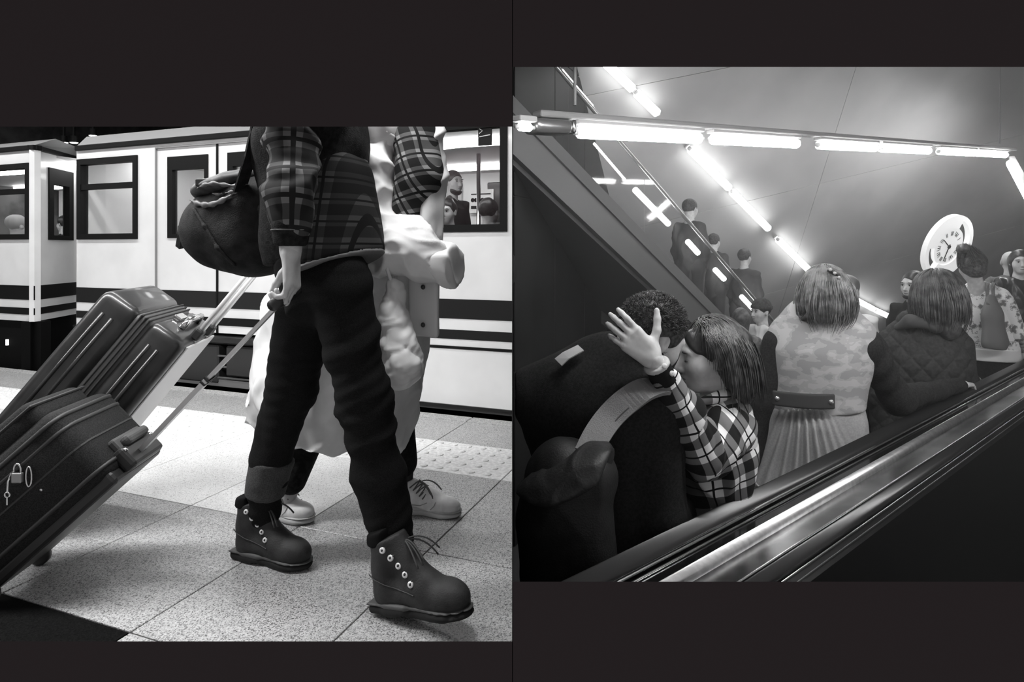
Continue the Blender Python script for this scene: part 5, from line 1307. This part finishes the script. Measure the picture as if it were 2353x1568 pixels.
soft('shirt', st, plw, wom, 1, folds=[(22, .008, (1, 1, .7)), (20, -.020, (1, 1, .8))], attr=flat_attr(chW, (Vector((.95, .1, .25))), Vector((-.25, .1, .95))))
sl = Sdf(.0055); sl.chain([shW, elW], [.088, .074], .03).chain([elW, elW + (wrW - elW) * .5, elW + (wrW - elW) * .80], [.074, .056, .043], .03)
sv = soft('sleeve', sl, plw, wom, 1, folds=[(28, -.016, (1, 1, 1)), (16, .008, (1, 1, 1))], attr=lambda V: np.stack([(V - _v(elW)) @ _v(Vector((.85, .3, .45)).normalized()), np.zeros(len(V)), (V - _v(elW)) @ _v((wrW - elW).normalized())], 1))
cf = Sdf(.005); cw = (wrW - elW); cf.cone(elW + cw * .80, elW + cw * .93, .041, .040, .01).cut(elW + cw * .95, cw).cut(elW + cw * .79, -cw)
cfo = soft('cuff', cf, mat('cuff_dark', .012, rough=.9, spec=.1), sv, 1, folds=(30, .002, (1, 1, 1)))
bnd = Sdf(.005); bnd.cone(elW + cw * .93, elW + cw * .955, .0415, .0405, .005).cut(elW + cw * .965, cw).cut(elW + cw * .925, -cw); soft('cuff_edge', bnd, mat('cuff_pale', .5, rough=.8), sv, 1)
for k in (0, 1):
    c = elW + cw * (.83 + .07 * k) + Vector((.018 - .012 * k, -.040, .018)); MB().lathe([(.001, .004), (.0055, .0038), (.0085, .002), (.009, 0)], c, Vector((.25, -1, .35)), 14).build('button', mat('button_pale', .55, rough=.3), cfo, smooth=True)
sl = Sdf(.008); sl.chain([sh2, el2, P(1475, 960, wY + .2)], [.08, .065, .045], .03); soft('sleeve', sl, plw, wom, 1, attr=limb_attr(sh2, el2))
co = Sdf(.006); co.cone(P(1612, 925, wY - .06), P(1665, 908, wY - .04), .016, .020, .02).cone(P(1665, 908, wY - .04), P(1700, 930, wY + .05), .020, .018, .02); soft('collar', co, plw, wom, 1, attr=flat_attr(nkW, (1, 0, 0), (0, 0, 1)), folds=(40, .003, (1, 1, 1)))
tr = Sdf(.012)
for s in (-1, 1): tr.chain([peW + Vector((0, .08 * s, 0)), Vector((peW.x, peW.y + .09 * s, -.4)), Vector((peW.x, peW.y + .09 * s, STEP + .07))], [.10, .07, .055], .03)
soft('trousers', tr, denim, wom, 1)
for s in (-1, 1):
    so = Sdf(.01); q = Vector((peW.x, peW.y + .09 * s, STEP + .045)); so.cone(q + Vector((.04, 0, 0)), q + Vector((-.15, 0, 0)), .043, .04, .02).cut(Vector((0, 0, STEP + .006)), -Zv); soft('shoe', so, sole_m, wom, 1)
# ------------------------------------------------------------------ the coat wearer
cY = 3.0; cf_ = Vector((.28, .96, 0)).normalized(); cr2 = Vector((.96, -.28, 0)).normalized()
cw_ = empty('person', P(1872, 1300, 3.12) * 1, 'person in a pale camouflage coat with dark sleeves and a buttoned half belt', 'person'); cw_.location.z = STEP
hcC = P(1893, 668, cY); nkC = P(1889, 738, cY + .02); chC = P(1882, 850, cY + .06); peC = P(1868, 1000, cY + .1)
sR, eR, wR = P(1982, 790, cY - .02), P(2062, 918, cY + .08), P(2212, 884, 3.60)
sL, eL, wL = P(1792, 792, cY + .10), P(1748, 925, cY + .12), P(1728, 1060, cY + .10)
bd_ = Sdf(.008); head(bd_, hcC, Vector((.35, .93, .0)), Zv, 1.0, nkC, .05, fine=False)
bd_.cone(nkC, chC, .055, .12, .04).cone(chC, peC, .14, .14, .05, flat=.65, axis=cf_).chain([sR, eR, wR], [.055, .042, .027], .02).chain([sL, eL, wL], [.055, .042, .027], .02)
hand(bd_, wL, Vector((0, .2, -1)), Vector((1, 0, 0)), Vector((0, 1, 0)), .95, curl=(.4, .4, .3))
for s in (-1, 1): bd_.chain([peC + cr2 * .09 * s, Vector((peC.x, peC.y, -.35)) + cr2 * .09 * s, Vector((peC.x, peC.y, STEP + .08)) + cr2 * .1 * s, Vector((peC.x, peC.y, STEP + .04)) + cr2 * .1 * s + cf_ * .13], [.085, .055, .036, .033], .03)
Va, Qa = bd_.net(); hd = Sdf(.004)
hdir = (HXd * .95 + Vector((0, 0, -.12))).normalized(); hd.cone(eR + (wR - eR) * .85, wR, .028, .025, .01)
hand(hd, wR, hdir, Vector((-.05, -.1, -1)), HYd, 1.0, curl=(.35, .55, .5), thumb_out=.6, thumb_in=.5, spread=.05)
Vb, Qb = hd.net(); to_mesh('body', np.concatenate([relax(Va, Qa), relax(Vb, Qb)]), np.concatenate([Qa, Qb + len(Va)]), skin, cw_)
camo = bpy.data.materials.new('camouflage_cloth'); nt, p_ = nodes_of(camo)
tc = nt.nodes.new('ShaderNodeTexCoord'); mp = nt.nodes.new('ShaderNodeMapping'); mp.inputs['Scale'].default_value = (1, 1, 1.6); nn = nt.nodes.new('ShaderNodeTexNoise'); nn.inputs['Scale'].default_value = 13; nn.inputs['Detail'].default_value = 2.5
rp = nt.nodes.new('ShaderNodeValToRGB'); rp.color_ramp.interpolation = 'CONSTANT'; e = rp.color_ramp.elements; e[0].color = col(.33); e[1].position = .47; e[1].color = col(.42); x = e.new(.56); x.color = col(.50)
nt.links.new(tc.outputs['Object'], mp.inputs[0]); nt.links.new(mp.outputs[0], nn.inputs['Vector']); nt.links.new(nn.outputs['Fac'], rp.inputs['Fac']); nt.links.new(rp.outputs[0], p_.inputs['Base Color']); p_.inputs['Roughness'].default_value = .9; p_.inputs['Specular IOR Level'].default_value = .15
vt = Sdf(.008)
vt.cone(P(1888, 755, cY + .04), P(1885, 800, cY + .05), .17, .225, .05, flat=.58, axis=cf_).cone(P(1885, 800, cY + .05), P(1874, 930, cY + .08), .228, .225, .05, flat=.62, axis=cf_)
vt.cone(P(1885, 765, cY + .04), P(1805, 770, cY + .12), .075, .07, .05).cone(P(1885, 765, cY + .04), P(1972, 772, cY - .02), .075, .07, .05)
vt.cut(P(1874, 945, cY + .08), -Zv + cr2 * .12, .006)
soft('coat_back', vt, camo, cw_, 1, folds=[(16, .006, (1, 1, .8))])
skt = Sdf(.008)
skt.cone(P(1874, 915, cY + .09), P(1862, 990, cY + .10), .215, .235, .05, flat=.64, axis=cf_).cone(P(1862, 990, cY + .10), P(1850, 1290, cY + .12), .235, .34, .05, flat=.66, axis=cf_)
skt.cut(P(1874, 925, cY + .08), Zv - cr2 * .12, .006).cut(Vector((0, 0, P(1850, 1290, cY).z)), -Zv, .006)
bx_ = P(1850, 925, cY - .05)
def pleats(V, N):
    q = (V - _v(bx_)) @ _v(cr2); dz = np.clip((bx_.z - V[:, 2]) / .12, 0, 1); sp_ = q / (.5 + 1.1 * np.clip((bx_.z - V[:, 2]) / .5, 0, 1.4))
    wt = np.exp(-(sp_ / .14) ** 2); return V + N * (dz * (.020 * wt * np.sin(sp_ * 150) + .010 * np.sin(q * 22 + 1)))[:, None]
soft('coat_skirt', skt, mat('coat_wool', .36, rough=.95, spec=.1, noise=(120, .33, .39)), cw_, 1, shape=pleats)
seam = [P(1766 + 232 * t, 938 - 26 * math.sin(t * 2.6) + 26 * t, cY - .10 + .16 * abs(t - .48) ** 1.5 + .02) for t in [i / 12 for i in range(13)]]
dks = mat('sleeve_dark', .022, rough=.95, spec=.1, noise=(120, .016, .03))
sl = Sdf(.007); sl.chain([sR, eR, wR + (eR - wR) * .06], [.088, .070, .040], .03)
def sl_fold(a, b):
    d = _v((b - a).normalized())
    return lambda V, N: V + N * (.004 * np.sin((V @ d) * 80 + 2.5 * np.sin(V @ _v(Vector((.5, .5, .7))) * 20)))[:, None]
soft('sleeve', sl, dks, cw_, 1, folds=(20, .005, (1, 1, 1)), shape=sl_fold(eR, wR))
sl = Sdf(.008); sl.chain([sL, eL, wL], [.085, .066, .045], .03); soft('sleeve', sl, dks, cw_, 1, folds=(20, .005, (1, 1, 1)))
MBb = Sdf(.005); MBb.box(P(1848, 922, cY - .085), (.138, .012, .036), (cr2, cf_, Zv), .006); bl = soft('half_belt', MBb, mat('belt_dark', .035, rough=.9), cw_, 1, shape=lambda V, N: V + _v(cf_) * (((V - _v(P(1848, 922, cY - .085))) @ _v(cr2)) ** 2 * 1.6)[:, None])
for px in (-.118, .118): MB().lathe([(.001, .008), (.006, .007), (.0115, .003), (.012, -.004)], P(1848, 921, cY - .085) + cr2 * px + cf_ * (px * px * 1.6 - .014), -cf_, 16).build('button', mat('button_steel', .7, rough=.25, metal=.8), bl, smooth=True)
co = Sdf(.006); co.cone(P(1826, 742, cY + .06), P(1858, 728, cY - .06), .012, .015, .02).cone(P(1858, 728, cY - .06), P(1925, 729, cY - .08), .015, .015, .02).cone(P(1925, 729, cY - .08), P(1968, 742, cY), .015, .012, .02); soft('collar', co, mat('collar_pipe', .06, rough=.9), cw_, 1)
tr = Sdf(.014)
for s in (-1, 1): tr.chain([peC + cr2 * .09 * s, Vector((peC.x, peC.y, -.35)) + cr2 * .09 * s, Vector((peC.x, peC.y, STEP + .07)) + cr2 * .1 * s], [.10, .07, .05], .03)
soft('trousers', tr, denim, cw_, 1)
for s in (-1, 1):
    so = Sdf(.01); q = Vector((peC.x, peC.y, STEP + .045)) + cr2 * .1 * s; so.cone(q - cf_ * .04, q + cf_ * .15, .043, .04, .02).cut(Vector((0, 0, STEP + .006)), -Zv); soft('shoe', so, sole_m, cw_, 1)
hr = Sdf(.007); hr.ell(hcC + Vector((0, -.01, .03)), [.094, .104, .092], None, .02)
hr.cone(P(1880, 670, cY - .03), P(1858, 712, cY - .02), .075, .035, .04).cone(P(1900, 670, cY - .03), P(1930, 712, cY - .01), .075, .035, .04).cone(P(1890, 690, cY - .05), P(1890, 718, cY - .06), .08, .05, .05)
hm = soft('hair', hr, mat('hair_brown_sheen', .16, rough=.4, spec=.5, noise=(25, .08, .26)), cw_, 1, folds=[(40, .004, (1, 1, .35))])
strands('hair_lock', hm, hcC + Vector((0, -.012, .03)), (.104, .113, .102), 1700, .20, mat('hair_brown_sheen', .16, rough=.4, spec=.5, noise=(25, .08, .26)), 11, lambda w, rd: Vector((w.x * .55 + rd.gauss(0, .1), w.y * .4 - .15, -.8 + rd.gauss(0, .1))), .0027, .8, .028, lambda w: w.z > -.35 and w.y < .75, 7, tuck=3.5)
bt = empty('hair_clip', P(1918, 630, cY - .11), 'small ornate hair clip in the light brown hair', 'hair clip')
MB().tube([P(1902, 622, cY - .09), P(1914, 624, cY - .115), P(1926, 632, cY - .112), P(1932, 642, cY - .105)], [.006, .010, .010, .006], 8).build('clip_bar', mat('clip_dark', .05, rough=.3), bt, smooth=True)
for px, py in ((1908, 620), (1918, 628), (1928, 638)): MB().lathe([(.001, .008), (.006, .006), (.008, 0)], P(px, py, cY - .125), Vector((0, -1, .2)), 8).build('bead', mat('bead_pale', .55, rough=.2), bt, smooth=True)
# ------------------------------------------------------------------ the quilted jacket
qY = 3.95; qf = Vector((.45, .89, 0)).normalized(); qr = Vector((.89, -.45, 0)).normalized()
qw = empty('person', P(2120, 1200, qY + .1), 'person in a dark diamond quilted jacket with long straight hair, seen from behind', 'person'); qw.location.z = STEP
hcQ = P(2150, 672, qY); nkQ = P(2135, 750, qY + .02); chQ = P(2122, 860, qY + .05); peQ = P(2118, 1000, qY + .08)
sQ, eQ, wQ = P(2203, 795, qY - .02), P(2215, 880, qY + .0), P(2232, 872, qY + .30)
s2, e2, w2 = P(2045, 800, qY + .12), P(2022, 905, qY + .14), P(2030, 990, qY + .2)
bd_ = Sdf(.009); head(bd_, hcQ, qf, Zv, 1.0, nkQ, .05, fine=False)
bd_.cone(nkQ, chQ, .055, .12, .04).cone(chQ, peQ, .14, .14, .05, flat=.65, axis=qf).chain([sQ, eQ, wQ], [.05, .04, .027], .02).chain([s2, e2, w2], [.05, .04, .027], .02)
hand(bd_, wQ, HXd, -Zv, HYd, .95, curl=(.4, .5, .4)); hand(bd_, w2, Vector((0, 0, -1)), Vector((1, 0, 0)), Vector((0, 1, 0)), .95)
for s in (-1, 1): bd_.chain([peQ + qr * .09 * s, Vector((peQ.x, peQ.y, STEP + .08)) + qr * .1 * s, Vector((peQ.x, peQ.y, STEP + .04)) + qr * .1 * s + qf * .13], [.085, .036, .033], .03)
soft('body', bd_, skin, qw, 1)
qt = mat('quilt_black', .030, rough=.75, spec=.3, noise=(60, .022, .04))
qo = _v(P(2120, 800, qY - .1)); q1_ = _v(qr); diam = .115
def quilt(V, N):
    x = (V - qo) @ q1_; z = V[:, 2] - qo[2]; a = (x + z * .85) / diam; b = (x - z * .85) / diam
    g = np.minimum(np.abs(a - np.round(a)), np.abs(b - np.round(b)))        # 0 on the stitch lines
    return V + N * (.011 * np.clip(g / .32, 0, 1) ** .55 - .006)[:, None]
qj = Sdf(.006); qj.cone(P(2128, 770, qY + .05), P(2122, 830, qY + .05), .19, .245, .05, flat=.60, axis=qf).cone(P(2122, 830, qY + .05), P(2112, 1060, qY + .08), .248, .275, .05, flat=.66, axis=qf)
qj.cone(P(2130, 775, qY + .03), P(2190, 782, qY), .08, .085, .05).cone(P(2130, 775, qY + .03), P(2062, 782, qY + .10), .08, .085, .05)
qj.chain([s2, e2, w2], [.095, .08, .06], .04); qj.cut(Vector((0, 0, P(2112, 1050, qY).z)), -Zv)
soft('jacket', qj, qt, qw, 1, folds=(14, .006, (1, 1, 1)), shape=quilt)
sl = Sdf(.007); sl.chain([sQ, eQ, wQ], [.085, .07, .045], .03); soft('sleeve', sl, qt, qw, 1, folds=(24, .005, (1, 1, 1)))
hd_ = Sdf(.007); hd_.cone(P(2062, 752, qY + .02), P(2092, 738, qY - .05), .024, .036, .04).cone(P(2092, 738, qY - .05), P(2150, 748, qY - .09), .036, .038, .04).cone(P(2150, 748, qY - .09), P(2195, 755, qY - .04), .038, .030, .04); soft('hood_collar', hd_, mat('hood_grey', .06, rough=.9), qw, 1, folds=(18, .006, (1, 1, 1)))
tr = Sdf(.014)
for s in (-1, 1): tr.chain([peQ + qr * .09 * s, Vector((peQ.x, peQ.y, STEP + .07)) + qr * .1 * s], [.10, .05], .03)
soft('trousers', tr, denim, qw, 1)
for s in (-1, 1):
    so = Sdf(.01); q = Vector((peQ.x, peQ.y, STEP + .045)) + qr * .1 * s; so.cone(q - qf * .04, q + qf * .15, .043, .04, .02).cut(Vector((0, 0, STEP + .006)), -Zv); soft('shoe', so, sole_m, qw, 1)
hr = Sdf(.008); hr.ell(hcQ + Vector((0, -.01, .035)), [.126, .122, .110], None, .02).cone(P(2165, 680, qY - .05), P(2182, 755, qY - .10), .13, .075, .05, flat=.7, axis=(0, 1, 0))
hm = soft('hair', hr, mat('hair_auburn_sheen', .065, rough=.4, spec=.55, noise=(22, .03, .11)), qw, 1, folds=[(40, .004, (1, 1, .3))])
strands('hair_lock', hm, hcQ + Vector((.0, -.012, .035)), (.139, .133, .122), 1500, .26, mat('hair_auburn_sheen', .065, rough=.4, spec=.55, noise=(22, .03, .11)), 12, lambda w, rd: Vector((w.x * .35 + .05 + rd.gauss(0, .06), w.y * .4 - .2, -.8 + rd.gauss(0, .1))), .0032, 1.0, .006, lambda w: w.z > -.25 and w.y < .75, 7, tuck=1.5)
# ------------------------------------------------------------------ the printed blouse
bY = 4.75; bf = Vector((.5, .87, 0)).normalized(); br = Vector((.87, -.5, 0)).normalized()
bw = empty('person', P(2262, 1000, bY + .1), 'person in a white printed blouse with hair in a bun, tote on the shoulder', 'person'); bw.location.z = STEP
hcB = P(2232, 612, bY); nkB = P(2246, 668, bY + .02); chB = P(2258, 730, bY + .05); peB = P(2272, 850, bY + .08)
sB, eB, wB = P(2303, 690, bY - .06), P(2338, 765, bY - .05), P(2345, 800, bY + .2)
s2, e2, w2 = P(2212, 690, bY + .12), P(2205, 770, bY + .16), P(2215, 830, bY + .3)
bd_ = Sdf(.009); head(bd_, hcB, Vector((.25, .95, 0)), Vector((-.1, 0, 1)), 1.0, nkB, .05, fine=True)
bd_.cone(nkB, chB, .055, .11, .04).cone(chB, peB, .12, .13, .05, flat=.65, axis=bf).chain([sB, eB, wB], [.048, .038, .026], .02).chain([s2, e2, w2], [.048, .038, .026], .02)
hand(bd_, wB, Vector((.2, .3, -1)), Vector((-1, 0, 0)), Vector((0, 1, 0)), .95); hand(bd_, w2, Vector((0, .3, -1)), Vector((1, 0, 0)), Vector((0, 1, 0)), .95)
for s in (-1, 1): bd_.chain([peB + br * .09 * s, Vector((peB.x, peB.y, STEP + .08)) + br * .1 * s, Vector((peB.x, peB.y, STEP + .04)) + br * .1 * s + bf * .13], [.085, .036, .033], .03)
soft('body', bd_, skin, bw, 1)
pr = bpy.data.materials.new('printed_blouse'); nt, p_ = nodes_of(pr); tc = nt.nodes.new('ShaderNodeTexCoord'); vo = nt.nodes.new('ShaderNodeTexVoronoi'); vo.inputs['Scale'].default_value = 17; ns = nt.nodes.new('ShaderNodeTexNoise'); ns.inputs['Scale'].default_value = 38
m1 = nt.nodes.new('ShaderNodeMath'); m1.operation = 'MULTIPLY_ADD'; m1.inputs[1].default_value = .75; rp = nt.nodes.new('ShaderNodeValToRGB'); rp.color_ramp.interpolation = 'CONSTANT'; e = rp.color_ramp.elements; e[0].color = col(.14); e[1].position = .62; e[1].color = col(.75)
x = e.new(.58); x.color = col(.30); x = e.new(.54); x.color = col(.7); x = e.new(.46); x.color = col(.18)
for a in (vo, ns): nt.links.new(tc.outputs['Object'], a.inputs['Vector'])
nt.links.new(ns.outputs['Fac'], m1.inputs[0]); m2 = nt.nodes.new('ShaderNodeMath'); m2.operation = 'MULTIPLY'; m2.inputs[1].default_value = .55; nt.links.new(vo.outputs['Distance'], m2.inputs[0]); nt.links.new(m2.outputs[0], m1.inputs[2]); nt.links.new(m1.outputs[0], rp.inputs['Fac']); nt.links.new(rp.outputs[0], p_.inputs['Base Color']); p_.inputs['Roughness'].default_value = .9
bl_ = Sdf(.008); bl_.cone(P(2252, 685, bY + .05), P(2258, 720, bY + .05), .14, .185, .04, flat=.6, axis=bf).cone(P(2258, 720, bY + .05), P(2268, 805, bY + .07), .188, .205, .05, flat=.66, axis=bf)
bl_.cone(P(2250, 678, bY + .03), P(2298, 684, bY - .04), .06, .065, .04).cone(P(2250, 678, bY + .03), P(2214, 684, bY + .1), .06, .065, .04); bl_.cut(P(2268, 802, bY + .07), -Zv)
soft('blouse', bl_, pr, bw, 1, folds=[(22, .006, (1, 1, .7))])
for ch_ in ((sB, eB, wB), (s2, e2, w2)): sl = Sdf(.008); sl.chain(list(ch_), [.068, .062, .04], .03); soft('sleeve', sl, pr, bw, 1, folds=(26, .006, (1, 1, 1)))
hm_ = Sdf(.007); hm_.cone(P(2266, 795, bY + .07), P(2268, 822, bY + .07), .212, .215, .03, flat=.66, axis=bf).cut(P(2268, 826, bY + .07), -Zv).cut(P(2266, 797, bY + .07), Zv); soft('blouse_hem', hm_, mat('hem_white', .7, rough=.9), bw, 1)
tr = Sdf(.01); tr.cone(P(2268, 815, bY + .07), P(2274, 900, bY + .08), .185, .19, .04, flat=.66, axis=bf)
for s in (-1, 1): tr.chain([peB + br * .09 * s, Vector((peB.x, peB.y, STEP + .07)) + br * .1 * s], [.11, .06], .03)
soft('trousers', tr, jacket_black, bw, 1)
for s in (-1, 1):
    so = Sdf(.01); q = Vector((peB.x, peB.y, STEP + .045)) + br * .1 * s; so.cone(q - bf * .04, q + bf * .15, .043, .04, .02).cut(Vector((0, 0, STEP + .006)), -Zv); soft('shoe', so, sole_m, bw, 1)
hr = Sdf(.007); hr.ell(hcB + Vector((-.01, -.02, .03)), [.094, .100, .094], None, .02).ell(hcB + Vector((.0, -.05, -.03)), [.07, .06, .06], None, .04).ell(P(2214, 572, bY - .05), [.048, .05, .042], None, .02); hr.cut(hcB + Vector((.0, .06, .0)), Vector((.2, 1, -.4)))
hm = soft('hair', hr, mat('hair_bun', .06, rough=.45, spec=.5, noise=(60, .03, .10)), bw, 1, folds=[(70, .003, (1, 1, 1))])
strands('hair_lock', hm, hcB + Vector((-.01, -.02, .03)), (.095, .101, .095), 160, .10, mat('hair_bun', .06), 13, lambda w, rd: (P(2214, 574, bY - .05) - (hcB + w * .09)).normalized() + w * .2, .004, -.1, .008, lambda w: w.y < .55 and w.z > -.5, 5)
tb = empty('tote_bag', P(2288, 800, bY - .15), 'grey leather tote bag hanging behind the printed blouse', 'tote bag')
tq = Sdf(.007); mpx = bY - .17
tq.chain([P(2278, 690, mpx), P(2281, 725, mpx), P(2286, 785, mpx)], [.045, .075, .105], .03, flat=.42, axis=(Vector((0, 1, 0)))); tq.cut(P(2286, 803, mpx), -Zv + Vector((-.12, 0, 0)))
soft('bag_body', tq, mat('tote_grey', .13, rough=.5, spec=.4), tb, 1, folds=(18, .006, (1, 1, .5)))
for dx in (-6, 8): MB().strip([P(2276 + dx, 700, mpx - .02), P(2274 + dx, 668, bY - .12), P(2275 + dx, 650, bY - .02), P(2278 + dx, 655, bY + .08)], Vector((1, 0, 0)), .022, .006).build('bag_strap', mat('tote_grey', .13), tb)
# ================================================================== smaller figures, all from one builder
def bystander(hc, zf, f, label, top, legs, hairm, style='short', sc=1., vox=.012, face=False, group=None, up=None, arms=None, skin_m=None, hat=None, seated=False, beard=False):
    hc = Vector(hc); f = Vector(f); f.z = 0; f.normalize(); r = Vector((f.y, -f.x, 0)); hf = Vector(up[0]) if up else f
    root = empty('person', Vector((hc.x, hc.y, zf)), label, 'person', group)
    nk = hc - Zv * .15 * sc - f * .02; ch = nk - Zv * .20 * sc; pe = nk - Zv * .56 * sc
    b = Sdf(vox); head(b, hc, hf, Zv, sc, nk, .05, fine=face)
    b.cone(nk, ch, .05 * sc, .11 * sc, .03).cone(ch, pe, .11 * sc, .115 * sc, .04, flat=.65, axis=f)
    sh = [nk - Zv * .07 * sc + r * .150 * sc * s for s in (-1, 1)]
    A = arms or [(-.28, .02, .0, -.52, .05), (-.28, .02, .0, -.52, .05)]
    js = []
    for s, q, a in zip((-1, 1), sh, A):
        el = q + Zv * a[0] * sc + f * a[1] * sc + r * s * .05 * sc; wr = q + Zv * a[3] * sc + f * a[4] * sc + r * s * a[2] * sc; js.append((q, el, wr))
        b.chain([q, el, wr], [.038 * sc, .032 * sc, .026 * sc], .02)
        hand(b, wr, (wr - el), f.cross(Zv) * -s, f, .95 * sc, curl=(.4, .4, .3))
    lg = []
    for s in (-1, 1):
        h = pe + r * .085 * sc * s
        if seated: kn = h + f * .42 * sc - Zv * .02; an = Vector((kn.x, kn.y, zf + .07))
        else: kn = Vector((h.x, h.y, (h.z + zf) / 2 + .03)) + f * .02; an = Vector((h.x, h.y, zf + .07)) + r * .01 * s
        lg.append((h, kn, an)); b.chain([h, kn, an, an + f * .12 * sc - Zv * .03], [.085 * sc, .054 * sc, .036 * sc, .03 * sc], .03)
    soft('body', b, skin_m or skin, root, 1)
    t = Sdf(vox); t.cone(nk - Zv * .06 * sc, ch, .09 * sc, .145 * sc, .04, flat=.78, axis=f).cone(ch, pe - Zv * .06 * sc, .145 * sc, .15 * sc, .04, flat=.82, axis=f)
    for q, el, wr in js: t.cone(nk - Zv * .06 * sc, q, .06 * sc, .058 * sc, .03).chain([q, el, wr + (el - wr) * .12], [.060 * sc, .050 * sc, .040 * sc], .025)
    soft('jacket', t, top, root, 1, folds=[(24, .006, (1, 1, 1)), (26, -.016, (1, 1, .7))])
    l = Sdf(vox)
    for h, kn, an in lg: l.chain([h + Zv * .05, h, kn, an], [.10 * sc, .105 * sc, .07 * sc, .052 * sc], .03)
    soft('trousers', l, legs, root, 1)
    for h, kn, an in lg: so = Sdf(vox); q = Vector((an.x, an.y, zf + .045)); so.cone(q - f * .03, q + f * .15 * sc, .043 * sc, .038 * sc, .02).cut(Vector((0, 0, zf + .005)), -Zv); soft('shoe', so, sole_m, root, 1)
    f2, u2, r2 = frame(hf, Zv)
    if style != 'bald':
        h = Sdf(vox * .8); h.ell(hc + (f2 * -.018 + u2 * .034) * sc, [.084 * sc, .102 * sc, .090 * sc], (r2, f2, u2), .02)
        if style == 'long': h.cone(hc - f2 * .05 * sc, hc - f2 * .06 * sc - Zv * .20 * sc, .085 * sc, .06 * sc, .04)
        if style == 'bun': h.ell(hc - f2 * .05 * sc + u2 * .125 * sc, [.035 * sc] * 3, None, .02)
        h.cut(hc + f2 * .062 * sc + u2 * .03 * sc, f2 - u2 * .6, .01)
        hm = soft('hair', h, hairm, root, 1, folds=(60, .004, (1, 1, .5)))
    if hat:
        h = Sdf(vox * .7); h.ell(hc + (f2 * -.012 + u2 * .045) * sc, [.092 * sc, .108 * sc, .098 * sc], (r2, f2, u2), .02).cut(hc + u2 * .028 * sc, -u2 + f2 * .1, .006); soft('beanie', h, hat, root, 1)
        hb = Sdf(vox * .6); hb.ell(hc + (f2 * -.012 + u2 * .045) * sc, [.097 * sc, .113 * sc, .09 * sc], (r2, f2, u2), .02).cut(hc + u2 * .028 * sc, -u2 + f2 * .1, .004).cut(hc + u2 * .065 * sc, u2 - f2 * .1, .004); soft('beanie_band', hb, hat, root, 1, folds=(80, .002, (1, 1, 0)))
    if beard:
        h = Sdf(.006); h.ell(hc + (f2 * .040 - u2 * .078) * sc, [.062 * sc, .060 * sc, .046 * sc], (r2, f2, u2), .02).cut(hc - u2 * .052 * sc, u2 + f2 * .35, .006).cut(hc + f2 * .0 * sc, -f2, .006); soft('beard', h, hairm, root, 1, folds=(80, .003, (1, 1, 1)))
    if face: face_bits(root, hc, hf, Zv, sc)
    return root
dk_top = mat('dark_top', .02, rough=.9, spec=.1); grey_top = mat('grey_top', .12, rough=.9); white_top = mat('white_top', .70, rough=.85)
leather = mat('leather_black', .012, rough=.3, spec=.5)
# riders farther up the escalator
bystander(P(2344, 603, 5.9), STEP, (-.55, -.83, 0), 'person with long dark hair and a black leather jacket facing the camera', leather, denim, hair_dk, 'long', 1.0, .008, True, up=[(-.45, -.85, .0)])
bystander(P(2321, 603, 6.45), STEP, (.6, .8, 0), 'bald person in a grey top behind the leather jacket', mat('grey_top2', .14, rough=.9), denim, hair_dk, 'bald', 1.0, .01)
bystander(P(2098, 655, 5.2), STEP, (-.9, -.35, 0), 'bearded person in profile hidden behind the quilted jacket', dk_top, denim, hair_dk, 'short', 1.0, .008, True, up=[(-.9, -.35, -.05)], beard=True)
bystander(P(1946, 668, 4.3), STEP, (.75, .6, 0), 'person in a white top mostly hidden behind the coat wearer', white_top, denim, mat('hair_light', .16, rough=.5), 'short', .95, .009)
# two on the landing between the escalators
bystander(P(1703, 735, 6.1), -1.195, (.35, .94, 0), 'person with long dark hair and a printed dark top standing by the far rail', mat('printed_top', .05, noise=(18, .02, .22)), denim, hair_red, 'long', .98, .009)
bn = bystander(P(1748, 716, 6.3), -1.195, (-.80, -.25, 0), 'person in a white jacket and dark striped beanie looking left', white_top, denim, hair_dk, 'short', 1.0, .007, True, up=[(-.93, -.30, -.05)], hat=mat('beanie_dark', .035, rough=.95, noise=(40, .02, .06)), arms=[(-.22, .10, -.05, -.30, .26), (-.22, .10, -.02, -.22, .28)])
# riders on the far escalator, dark against the glow
shade = mat('rider_dark', .05, rough=.9)
for i, (px, py, lab) in enumerate(((1586, 480, 'dark silhouetted rider highest on the glass sided escalator'), (1641, 556, 'small dark rider in the middle of the glass sided escalator'), (1711, 592, 'dark silhouetted rider lowest on the glass sided escalator'))):
    q = onesc(px, py, -.30); rail_z = e0.z + (q - e0).dot(Vector((ed.x, ed.y, 0))) / (ed.x ** 2 + ed.y ** 2) * ed.z
    bystander(q, rail_z - 1.0, (-ed.x, -ed.y, 0), lab, shade, shade, hair_fuzz, 'short', .95 if i != 1 else .8, .012, group='riders on the far escalator')
# passengers inside the train
def inside(px, py, yl): return onp(px, py, yl)
bystander(inside(1028, 488, .85), .05, (-SD * .9 + SX * -.1), 'passenger facing out through the big train window', dk_top, denim, hair_dk, 'bun', .84, .007, True, up=[(-SD + SX * .05)])
bystander(inside(1042, 420, 1.25), .05, (SX * .9 - SD * .3), 'standing bearded passenger in a dark jacket inside the train', dk_top, denim, hair_dk, 'short', .86, .009, True, up=[(SX * .9 - SD * .4)], beard=True)
bystander(inside(1124, 488, .75), .05, (SD), 'dark haired passenger with back to the big train window', dk_top, denim, hair_dk, 'short', .84, .009)
bystander(inside(148, 515, 1.5), .05, (-SX), 'passenger with dark hair behind the narrow end window', dk_top, denim, hair_dk, 'short', .85, .009, True)
bystander(inside(42, 520, .7), .05, (SD), 'grey haired passenger in the carriage with the slanted end', mat('grey_top', .12), denim, mat('hair_grey', .30, rough=.7), 'short', .95, .009)
